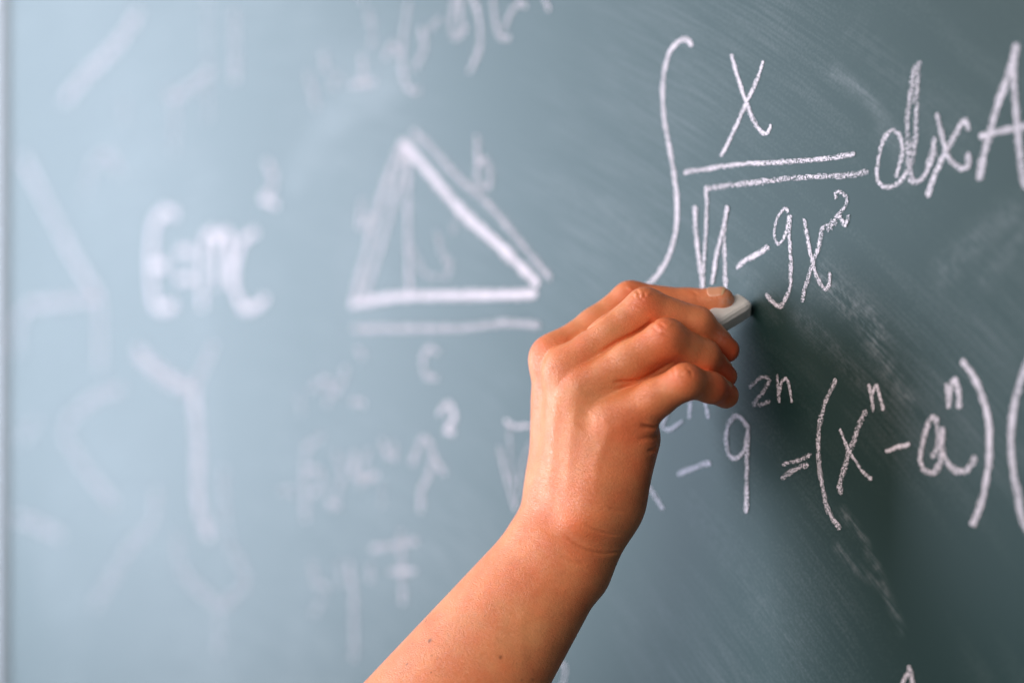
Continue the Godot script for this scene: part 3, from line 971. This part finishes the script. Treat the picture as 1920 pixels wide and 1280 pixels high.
	fold(0.53, 0.66, [Vector3(52.4, 54.1, -8.5), Vector3(53.1, 53.7, -8.6), Vector3(53.9, 53.1, -8.8), Vector3(54.7, 52.4, -9.0), Vector3(55.3, 51.4, -8.9), Vector3(55.7, 50.2, -8.8), Vector3(55.9, 49.4, -8.9)])
	fold(0.43, 0.57, [Vector3(51.9, 51.1, -5.6), Vector3(54.1, 49.9, -6.5)])
	fold(0.46, 0.76, [Vector3(24.8, 86.0, -40.7), Vector3(25.3, 85.8, -40.8), Vector3(26.0, 85.6, -41.1), Vector3(26.6, 85.3, -41.4), Vector3(27.3, 84.9, -41.6), Vector3(28.0, 84.4, -41.8), Vector3(28.5, 84.1, -42.0)])
	fold(0.33, 0.66, [Vector3(27.7, 82.7, -40.3), Vector3(29.5, 81.4, -41.7)])
	fold(0.60, 5.00, [Vector3(13.0, 28.1, 13.8), Vector3(18.3, 34.8, 11.2)])
	fold(0.50, 5.00, [Vector3(3.7, -4.3, 18.7), Vector3(1.9, -15.3, 21.6)])
	fold(-0.43, 3.25, [Vector3(0.0, -4.5, 18.9), Vector3(-0.2, 0.6, 18.3), Vector3(-0.4, 7.8, 17.4), Vector3(-0.6, 15.4, 16.6), Vector3(-0.2, 23.0, 16.2), Vector3(0.7, 30.9, 16.2), Vector3(1.6, 37.8, 16.2), Vector3(3.2, 43.4, 16.6), Vector3(4.4, 48.0, 16.5), Vector3(5.1, 51.2, 16.3)])
	fold(-0.31, 3.00, [Vector3(9.8, 0.5, 17.6), Vector3(9.6, 5.0, 17.1), Vector3(9.4, 11.4, 16.3), Vector3(9.5, 18.1, 15.6), Vector3(10.1, 25.3, 15.0), Vector3(10.9, 32.7, 14.3), Vector3(12.2, 38.0, 14.5)])
	fold(-0.20, 2.16, [Vector3(22.6, 1.0, 12.2), Vector3(22.2, 4.4, 12.3), Vector3(21.6, 9.3, 12.2), Vector3(21.5, 14.1, 11.8), Vector3(22.6, 18.6, 10.8), Vector3(24.2, 23.2, 9.5), Vector3(25.5, 27.3, 9.0), Vector3(25.4, 30.9, 9.3), Vector3(24.3, 33.9, 9.7), Vector3(23.0, 36.0, 9.6)])
	fold(-0.17, 2.04, [Vector3(25.5, 27.3, 9.0), Vector3(31.9, 31.8, 4.6)])
	fold(-0.20, 2.64, [Vector3(2.7, -42.8, 34.1), Vector3(3.0, -46.0, 35.3), Vector3(3.4, -50.6, 36.9), Vector3(4.0, -55.4, 38.2), Vector3(5.1, -60.7, 38.5), Vector3(6.2, -66.3, 38.1), Vector3(6.6, -70.3, 37.5)])
	fold(-0.15, 2.40, [Vector3(7.3, -32.2, 24.9), Vector3(6.2, -34.0, 26.5), Vector3(5.0, -36.4, 28.8), Vector3(4.0, -38.6, 30.8), Vector3(3.4, -40.3, 32.2), Vector3(3.0, -41.8, 33.3), Vector3(2.7, -42.8, 34.1)])
	fold(-0.35, 2.80, [Vector3(8.8, 87.4, -21.9), Vector3(8.3, 86.2, -20.4)])
	fold(-0.35, 2.60, [Vector3(28.7, 84.0, -10.1), Vector3(29.9, 83.1, -10.8)])
	fold(-0.30, 2.60, [Vector3(42.8, 71.0, -8.2), Vector3(44.0, 70.2, -8.9)])
	fold(-0.25, 2.40, [Vector3(53.6, 52.4, -7.6), Vector3(54.8, 51.6, -8.2)])
	fold(1.30, 1.10, [Vector3(36.5, 29.6, -8.8), Vector3(36.6, 29.6, -8.6), Vector3(36.7, 29.6, -8.4), Vector3(36.8, 29.6, -8.2), Vector3(36.8, 29.6, -8.1), Vector3(36.8, 29.5, -8.0), Vector3(36.9, 29.5, -7.8), Vector3(36.9, 29.4, -7.4), Vector3(37.0, 29.3, -6.8), Vector3(37.1, 29.2, -6.0), Vector3(37.0, 29.3, -5.0), Vector3(36.9, 29.4, -3.9), Vector3(36.6, 29.5, -2.8), Vector3(36.2, 29.8, -1.6), Vector3(35.7, 30.2, -0.5), Vector3(35.3, 30.4, 0.3)])
	fold(1.00, 1.00, [Vector3(33.5, 20.1, -10.9), Vector3(33.5, 20.1, -10.8), Vector3(33.6, 20.1, -10.6), Vector3(33.7, 20.1, -10.4), Vector3(33.7, 20.1, -10.3), Vector3(33.7, 20.0, -10.3), Vector3(33.8, 19.9, -10.0), Vector3(34.0, 19.8, -9.3), Vector3(34.2, 19.7, -8.5), Vector3(34.4, 19.6, -7.5), Vector3(34.5, 19.5, -6.3), Vector3(34.5, 19.4, -5.2), Vector3(34.3, 19.3, -4.4)])
	fold(0.60, 1.10, [Vector3(34.6, 24.8, -10.1), Vector3(34.6, 24.8, -10.0), Vector3(34.7, 24.8, -9.9), Vector3(34.8, 24.8, -9.6), Vector3(34.8, 24.8, -9.6), Vector3(34.8, 24.9, -9.5), Vector3(35.1, 24.9, -8.6), Vector3(35.5, 24.9, -6.9), Vector3(35.6, 24.9, -5.0), Vector3(35.2, 24.8, -3.5), Vector3(34.7, 24.6, -2.3), Vector3(34.0, 24.3, -1.1), Vector3(33.5, 24.0, -0.3)])
	fold(0.50, 0.90, [Vector3(9.1, -15.9, 17.7), Vector3(9.8, -16.5, 17.3), Vector3(10.8, -17.4, 16.8), Vector3(11.8, -18.2, 16.2), Vector3(12.5, -18.8, 15.7), Vector3(13.2, -19.3, 15.1), Vector3(14.0, -19.9, 14.4), Vector3(15.0, -20.6, 13.3), Vector3(16.1, -21.5, 11.8), Vector3(17.0, -22.1, 10.2), Vector3(17.8, -22.7, 8.6), Vector3(18.4, -23.0, 6.7), Vector3(18.9, -23.3, 4.7), Vector3(19.3, -23.3, 2.4), Vector3(19.5, -23.2, -0.1), Vector3(19.4, -23.1, -2.5), Vector3(19.1, -23.0, -4.3), Vector3(18.8, -22.8, -5.6), Vector3(18.4, -22.6, -6.6)])
	fold(0.30, 0.85, [Vector3(17.4, -10.1, 14.9), Vector3(18.0, -10.7, 14.3), Vector3(18.8, -11.6, 13.3), Vector3(19.5, -12.3, 12.3), Vector3(20.2, -12.9, 11.3), Vector3(20.9, -13.3, 10.3), Vector3(21.5, -13.7, 9.1), Vector3(22.2, -14.2, 7.7), Vector3(22.8, -14.7, 6.1), Vector3(23.3, -15.0, 4.4), Vector3(24.0, -15.1, 2.4), Vector3(24.5, -15.1, 0.1), Vector3(24.6, -15.1, -1.7)])
	fold(0.25, 0.85, [Vector3(25.4, -3.6, 8.9), Vector3(26.0, -3.9, 7.9), Vector3(26.7, -4.4, 6.4), Vector3(27.4, -4.8, 4.7), Vector3(28.1, -5.0, 2.7), Vector3(28.7, -5.1, 0.3), Vector3(29.0, -5.3, -1.4)])
	fold(0.25, 0.90, [Vector3(9.3, -23.6, 20.8), Vector3(10.5, -24.3, 20.0), Vector3(12.1, -25.3, 18.7), Vector3(13.6, -26.1, 17.3), Vector3(14.8, -26.6, 15.6), Vector3(15.9, -26.9, 13.9), Vector3(16.6, -27.1, 12.5)])
	fold(0.20, 0.90, [Vector3(-2.9, -12.3, 21.7), Vector3(-1.3, -13.1, 21.6), Vector3(0.9, -14.2, 21.5), Vector3(3.0, -15.2, 21.0), Vector3(5.1, -16.2, 20.3), Vector3(7.2, -17.0, 19.4), Vector3(8.6, -17.6, 18.7)])
	fold(0.18, 0.90, [Vector3(-7.9, -15.9, 24.7), Vector3(-5.6, -16.7, 24.8), Vector3(-2.7, -17.8, 24.7), Vector3(-0.0, -18.8, 24.3), Vector3(2.3, -19.6, 23.6), Vector3(4.4, -20.2, 22.8), Vector3(5.9, -20.7, 22.1)])
	fold(0.90, 1.00, [Vector3(15.9, 60.3, 2.7), Vector3(16.2, 60.5, 2.4), Vector3(16.7, 61.0, 2.0), Vector3(17.5, 61.6, 1.3), Vector3(18.9, 62.6, 0.2), Vector3(20.5, 63.9, -1.3), Vector3(21.7, 65.2, -3.3), Vector3(22.8, 66.5, -5.6), Vector3(24.3, 67.9, -7.7), Vector3(25.7, 69.2, -9.4), Vector3(26.9, 70.3, -10.6), Vector3(28.1, 71.2, -11.4), Vector3(29.3, 72.0, -12.1), Vector3(34.5, 72.7, -8.7), Vector3(36.2, 73.3, -8.8), Vector3(36.7, 73.7, -9.5)])
	fold(1.00, 1.00, [Vector3(24.0, 47.1, 4.4), Vector3(24.4, 47.4, 4.0), Vector3(25.0, 47.7, 3.3), Vector3(25.8, 48.0, 2.3), Vector3(26.8, 48.1, 0.9), Vector3(27.8, 48.1, -0.9), Vector3(28.9, 48.4, -2.8), Vector3(30.1, 49.0, -4.7), Vector3(31.3, 49.9, -6.8), Vector3(32.6, 50.8, -8.7), Vector3(33.9, 51.9, -10.3), Vector3(35.3, 53.1, -11.6), Vector3(36.7, 54.1, -12.7), Vector3(38.1, 55.1, -13.8), Vector3(39.6, 56.0, -14.5), Vector3(40.8, 56.6, -14.7)])
	fold(0.60, 1.10, [Vector3(-5.3, 64.5, 3.7), Vector3(-5.2, 64.9, 3.0), Vector3(-5.1, 65.5, 2.0), Vector3(-4.5, 66.5, 0.4), Vector3(-3.3, 68.1, -2.0), Vector3(7.0, 69.8, 3.3), Vector3(10.7, 71.6, 2.7), Vector3(12.5, 73.4, 1.3), Vector3(13.4, 75.1, -0.6), Vector3(13.8, 76.8, -2.9), Vector3(15.5, 78.7, -4.8), Vector3(17.6, 80.6, -6.2), Vector3(19.5, 81.9, -6.7)])
	blush.append([Vector3(27.7, 81.1, -7.4), 8.0, 0.50])
	blush.append([Vector3(42.7, 67.8, -6.1), 8.0, 0.50])
	blush.append([Vector3(53.6, 50.5, -6.3), 8.0, 0.50])
	blush.append([Vector3(44.7, 62.2, -43.7), 10.0, 0.90])
	blush.append([Vector3(54.8, 43.6, -30.6), 10.0, 1.00])
	blush.append([Vector3(46.2, 49.9, -41.1), 9.0, 0.90])
	blush.append([Vector3(9.1, 86.2, -21.2), 9.0, 0.50])
	blush.append([Vector3(32.5, 79.3, -44.4), 10.0, 0.50])
	blush.append([Vector3(-14.7, 62.2, 11.1), 10.0, 0.40])
	blush.append([Vector3(31.2, 33.9, 5.4), 14.0, 0.30])
	blush.append([Vector3(33.7, 16.1, -6.0), 16.0, 0.30])
	blush.append([Vector3(9.9, 53.4, 12.3), 10.0, 0.30])
	blush.append([Vector3(35.4, 82.7, -46.2), 9.0, -0.35])
	blush.append([Vector3(17.9, 42.5, 10.8), 14.0, -0.25])
	blush.append([Vector3(7.0, -15.1, 18.7), 18.0, 0.25])
	blush.append([Vector3(4.3, -53.3, 37.0), 12.0, -0.30])
	powder.append([Vector3(38.5, 81.3, -50.5), 4.0, 0.22])
	powder.append([Vector3(31.9, 75.9, -48.3), 3.0, 0.20])
	powder.append([Vector3(44.1, 67.2, -39.0), 3.5, 0.15])
	moles.append([Vector3(-28.5, -59.3, 59.3), 0.94])
	moles.append([Vector3(0.7, -63.9, 45.7), 0.75])
	moles.append([Vector3(6.1, -73.1, 38.8), 0.50])
	moles.append([Vector3(7.2, -73.7, 34.3), 0.50])
	moles.append([Vector3(-33.7, -68.8, 67.3), 0.44])
	moles.append([Vector3(-20.4, -70.7, 65.2), 0.38])
	turn_to_local = Basis(Vector3(0.9421, -0.2556, -0.2170), Vector3(0.1927, 0.9424, -0.2736), Vector3(0.2744, 0.2159, 0.9371))
	var root := Node3D.new()
	root.name = "person"
	root.position = Vector3(-0.5040, 1.3355, 0.0646)
	root.set_meta("label", "bare right forearm and hand of a person writing with chalk, back of the hand showing")
	root.set_meta("category", "person")
	add_child(root)
	var skin := StandardMaterial3D.new()
	skin.vertex_color_use_as_albedo = true
	skin.roughness = 0.38
	skin.metallic_specular = 0.5
	skin.subsurf_scatter_enabled = true
	skin.subsurf_scatter_strength = 0.06
	skin.heightmap_enabled = true
	skin.heightmap_texture = skin_texture()
	skin.heightmap_scale = 0.03
	skin.uv1_triplanar = true
	skin.uv1_scale = Vector3(30.0, 42.0, 30.0)
	var arm := put("arm", arm_mesh(), skin, root)
	arm.basis = turn_to_local
	var nail := flat(Color(0.80, 0.36, 0.20), 0.36, 0.5)
	nail.clearcoat_enabled = true
	nail.clearcoat = 0.15
	nail.clearcoat_roughness = 0.25
	var rim := flat(Color(0.80, 0.50, 0.28), 0.45, 0.5)
	fingernail(root, nail, rim, 1, Vector3(32.8, 81.9, -51.4), Vector3(20.7, 80.2, -43.7), Vector3(0.259, 0.930, 0.159), 8.2, 0.95, 9.2)
	fingernail(root, nail, rim, 2, Vector3(39.9, 60.9, -47.4), Vector3(36.5, 71.9, -32.8), Vector3(0.054, 0.660, -0.748), 8.5, 0.90, 7.0)
	fingernail(root, nail, rim, 3, Vector3(40.8, 49.8, -45.4), Vector3(42.4, 58.3, -30.4), Vector3(0.071, 0.580, -0.813), 8.5, 0.90, 6.5)
	fingernail(root, nail, rim, 4, Vector3(45.6, 41.9, -40.3), Vector3(48.9, 45.5, -27.3), Vector3(0.049, 0.600, -0.819), 7.5, 0.85, 3.0)
	arm_hairs(root)


func skin_texture() -> ImageTexture:
	# fine skin: creased cells, pores and faint lines
	var n := 1024
	var cell := noise(FastNoiseLite.TYPE_CELLULAR, 0.036, 51, 1)
	cell.cellular_return_type = FastNoiseLite.RETURN_DISTANCE2_SUB
	cell.cellular_jitter = 1.0
	var a := cell.get_seamless_image(n, n)
	var b := noise(FastNoiseLite.TYPE_SIMPLEX, 0.02, 52, 4).get_seamless_image(n, n)
	var lines := noise(FastNoiseLite.TYPE_SIMPLEX, 0.028, 53, 3).get_seamless_image(n / 4, n)
	lines.convert(Image.FORMAT_L8)
	lines.resize(n, n, Image.INTERPOLATE_CUBIC)
	a.convert(Image.FORMAT_L8)
	b.convert(Image.FORMAT_L8)
	var ad := a.get_data()
	var bd := b.get_data()
	var ld := lines.get_data()
	var out := PackedByteArray()
	out.resize(n * n)
	for k in n * n:
		var v := minf(ad[k] / 110.0, 1.0)
		var crease := minf(absf(ld[k] - 128.0) / 34.0, 1.0)
		out[k] = int(clampf(80.0 * v + 0.25 * bd[k] + 90.0 * crease, 0, 255))
	return ImageTexture.create_from_image(Image.create_from_data(n, n, false, Image.FORMAT_L8, out))


var turn_to_local: Basis


func arm_mesh() -> ArrayMesh:
	# surface nets over the cells that the skin crosses, found by spreading from one of them
	var h := 0.75
	var org := Vector3(-400, -400, -400)
	var S := 2048
	var vals := {}
	var cells := {}
	var verts := PackedVector3Array()
	var q: Vector3 = from[from.size() - 1]
	var start := Vector3i((onto_skin(Vector3(37.4, -21.3, 43.8), Vector3(-0.7547, 0.0000, -0.6561)) - org) / h)
	var todo: Array[Vector3i] = []
	for x in range(-2, 3):
		for y in range(-2, 3):
			for z in range(-2, 3):
				todo.append(start + Vector3i(x, y, z))
	var offs: Array[Vector3i] = []
	for k in 8:
		offs.append(Vector3i(k & 1, (k >> 1) & 1, k >> 2))
	var edges := [[0, 1], [2, 3], [4, 5], [6, 7], [0, 2], [1, 3], [4, 6], [5, 7], [0, 4], [1, 5], [2, 6], [3, 7]]
	var steps: Array[Vector3i] = [Vector3i(1, 0, 0), Vector3i(-1, 0, 0), Vector3i(0, 1, 0), Vector3i(0, -1, 0), Vector3i(0, 0, 1), Vector3i(0, 0, -1)]
	var face_mask := [0b10101010, 0b01010101, 0b11001100, 0b00110011, 0b11110000, 0b00001111]
	var v := PackedFloat32Array()
	v.resize(8)
	while todo.size():
		var c: Vector3i = todo.pop_back()
		var key := (c.x * S + c.y) * S + c.z
		if cells.has(key):
			continue
		var mask := 0
		for k in 8:
			var g := c + offs[k]
			var gk := (g.x * S + g.y) * S + g.z
			var d: float
			if vals.has(gk):
				d = vals[gk]
			else:
				d = field(org + Vector3(g) * h)
				vals[gk] = d
			v[k] = d
			if d < 0.0:
				mask |= 1 << k
		if mask == 0 or mask == 255:
			cells[key] = -1
			continue
		var sum := Vector3.ZERO
		var n := 0
		for e in edges:
			var a: int = e[0]
			var b: int = e[1]
			if (v[a] < 0.0) != (v[b] < 0.0):
				sum += Vector3(offs[a]).lerp(Vector3(offs[b]), v[a] / (v[a] - v[b]))
				n += 1
		cells[key] = verts.size()
		verts.append(org + (Vector3(c) + sum / n) * h)
		for k in 6:
			var m: int = mask & face_mask[k]
			if m != 0 and m != face_mask[k]:
				todo.append(c + steps[k])
	# settle each vertex on the skin, colour it
	var normals := PackedVector3Array()
	normals.resize(verts.size())
	var colors := PackedColorArray()
	colors.resize(verts.size())
	var mottle := noise(FastNoiseLite.TYPE_SIMPLEX, 0.055, 61, 3)
	var speck := noise(FastNoiseLite.TYPE_SIMPLEX, 0.45, 62, 2)
	for k in verts.size():
		var p := verts[k]
		var g := slope(p, 0.4)
		p -= g * field(p)
		verts[k] = p
		normals[k] = g
		var c := Vector3(0.84, 0.27, 0.108)
		var m := mottle.get_noise_3dv(p)
		c *= 1.0 + 0.10 * m + 0.05 * speck.get_noise_3dv(p)
		var red := 0.30 * mottle.get_noise_3d(p.z * 1.6 + 90.0, p.x * 1.6, p.y * 1.6)
		red += 0.22 * mottle.get_noise_3d(p.z * 0.5 + 290.0, p.x * 0.5, p.y * 0.5)
		for s in blush:
			var e: float = p.distance_squared_to(s[0]) / (s[1] * s[1])
			if e < 5.0:
				red += s[2] * exp(-e)
		c *= Vector3(1.0 + 0.05 * red, 1.0 - 0.42 * red, 1.0 - 0.5 * red)
		for s in powder:
			var e: float = p.distance_squared_to(s[0]) / (s[1] * s[1])
			if e < 3.0:
				c = c.lerp(Vector3(0.80, 0.74, 0.70), clampf(s[2] * exp(-e) * (0.7 + 1.6 * speck.get_noise_3dv(p)), 0.0, 0.8))
		for s in moles:
			var e: float = p.distance_squared_to(s[0]) / (s[1] * s[1])
			if e < 3.0:
				c = c.lerp(Vector3(0.17, 0.055, 0.022), 0.8 * exp(-e * e))
		colors[k] = Color(c.x, c.y, c.z)
	# quads round the crossed grid edges
	var index := PackedInt32Array()
	for key: int in cells:
		if cells[key] < 0:
			continue
		var cz := key % S
		var cy := (key / S) % S
		var cx := key / (S * S)
		var d0: float = vals[key]
		for ax in 3:
			var g2 := key + (S * S if ax == 0 else S if ax == 1 else 1)
			var d1: float = vals[g2]
			if (d0 < 0.0) == (d1 < 0.0):
				continue
			var s1 := S if ax == 0 else S * S
			var s2 := S if ax == 2 else 1
			if ax == 2:
				s1 = S * S
			var a: int = cells.get(key, -1)
			var b: int = cells.get(key - s1, -1)
			var c: int = cells.get(key - s1 - s2, -1)
			var d: int = cells.get(key - s2, -1)
			if a < 0 or b < 0 or c < 0 or d < 0:
				continue
			var fn := (verts[b] - verts[a]).cross(verts[c] - verts[a])
			if fn.dot(normals[a] + normals[c]) > 0.0:
				index.append_array([a, c, b, a, d, c])
			else:
				index.append_array([a, b, c, a, c, d])
	# turn into axes of the arm (y along it, z out of the back of the hand), in metres
	var inv := turn_to_local.inverse()
	for k in verts.size():
		verts[k] = inv * (verts[k] * 0.001)
		normals[k] = inv * normals[k]
	print("arm: ", verts.size(), " vertices")
	var arrays := []
	arrays.resize(Mesh.ARRAY_MAX)
	arrays[Mesh.ARRAY_VERTEX] = verts
	arrays[Mesh.ARRAY_NORMAL] = normals
	arrays[Mesh.ARRAY_COLOR] = colors
	arrays[Mesh.ARRAY_INDEX] = index
	var m := ArrayMesh.new()
	m.add_surface_from_arrays(Mesh.PRIMITIVE_TRIANGLES, arrays)
	return m


var blush := []
var moles := []
var powder := []


func fingernail(root: Node3D, mat: Material, rim: Material, finger: int, tip: Vector3, back: Vector3, up: Vector3, length: float, half: float, at: float) -> void:
	# a curved plate laid on the end of a finger; tip and back are the ends of its last bone
	var y := (tip - back).normalized()
	var z := (up - y * up.dot(y)).normalized()
	var x := y.cross(z)
	for part in 2:
		var st := SurfaceTool.new()
		st.begin(Mesh.PRIMITIVE_TRIANGLES)
		st.set_smooth_group(0)
		var nu := 14
		var nv := 16
		var grid := []
		for i in nu + 1:
			var row := []
			var u := float(i) / nu
			u = lerpf(0.0, 0.86, u) if part == 0 else lerpf(0.86, 1.0, u)
			for j in nv + 1:
				var s := float(j) / nv * 2.0 - 1.0
				var ends := 1.0 - 0.16 * pow(absf(u * 2.0 - 1.0), 5.0)
				var a := s * half * ends
				var pos := back + y * (at + length * (u - 0.10 * s * s * (1.0 if u > 0.5 else -1.0) * absf(u - 0.5) * 2.0))
				var dir := z * cos(a) + x * sin(a)
				var q := onto_skin(pos + dir * 11.0, -dir, finger)
				var edge := maxf(absf(s), 1.0 - u * 6.0)
				q += dir * lerpf(0.34, -0.05, pow(clampf(edge, 0.0, 1.0), 6.0))
				row.append(q * 0.001)
			grid.append(row)
		for i in nu:
			for j in nv:
				var a: Vector3 = grid[i][j]
				var b: Vector3 = grid[i + 1][j]
				var c: Vector3 = grid[i + 1][j + 1]
				var d: Vector3 = grid[i][j + 1]
				for v in [a, b, c, a, c, d]:
					st.add_vertex(v)
		st.index()
		st.generate_normals()
		put("fingernail" if part == 0 else "nail_rim", st.commit(), mat if part == 0 else rim, root)


func arm_hairs(root: Node3D) -> void:
	var st := SurfaceTool.new()
	st.begin(Mesh.PRIMITIVE_TRIANGLES)
	var rng := RandomNumberGenerator.new()
	rng.seed = 7
	for s in hairs:
		var p: Vector3 = onto_skin(s[0], s[1])
		var nrm := slope(p, 0.5)
		var run: Vector3 = s[2]
		run = (run - nrm * run.dot(nrm)).normalized()
		var side := run.cross(nrm)
		var last := []
		var bend := rng.randf_range(-0.5, 0.5)
		for k in 7:
			var t := k / 6.0
			var mid: Vector3 = p + (run + side * bend * t) * s[3] * t + nrm * (0.02 + 0.5 * t)
			var r := 0.075 * (1.0 - 0.8 * t)
			var ring := [mid + side * r, mid - side * r * 0.5 + nrm * r, mid - side * r * 0.5 - nrm * r]
			if k:
				for i in 3:
					for v in [last[i], last[(i + 1) % 3], ring[(i + 1) % 3], last[i], ring[(i + 1) % 3], ring[i]]:
						st.add_vertex(v * 0.001)
			last = ring
	st.generate_normals()
	put("arm_hair", st.commit(), flat(Color(0.06, 0.025, 0.015), 0.5), root).set_meta("kind", "stuff")


var hairs := [
	[Vector3(-8.1, -61.7, 96.2), Vector3(-0.7547, 0.0000, -0.6561), Vector3(0.656, 0.200, -0.755), 3.2],
	[Vector3(-7.2, -62.1, 95.1), Vector3(-0.7547, 0.0000, -0.6561), Vector3(0.656, 0.300, -0.755), 2.6],
	[Vector3(-7.7, -62.5, 95.8), Vector3(-0.7547, 0.0000, -0.6561), Vector3(0.525, -0.200, -0.604), 1.8],
	[Vector3(-3.7, -61.7, 91.2), Vector3(-0.7547, 0.0000, -0.6561), Vector3(0.656, -0.300, -0.755), 1.6],
	[Vector3(1.8, -64.8, 84.9), Vector3(-0.7547, 0.0000, -0.6561), Vector3(0.656, 0.100, -0.755), 1.5],
	[Vector3(3.4, -65.7, 83.0), Vector3(-0.7547, 0.0000, -0.6561), Vector3(0.394, 0.500, -0.453), 1.4],
	[Vector3(-0.3, -53.7, 87.2), Vector3(-0.7547, 0.0000, -0.6561), Vector3(0.656, 0.200, -0.755), 1.6],
	[Vector3(16.2, -48.5, 68.3), Vector3(-0.7547, 0.0000, -0.6561), Vector3(0.590, 0.300, -0.679), 1.2],
]
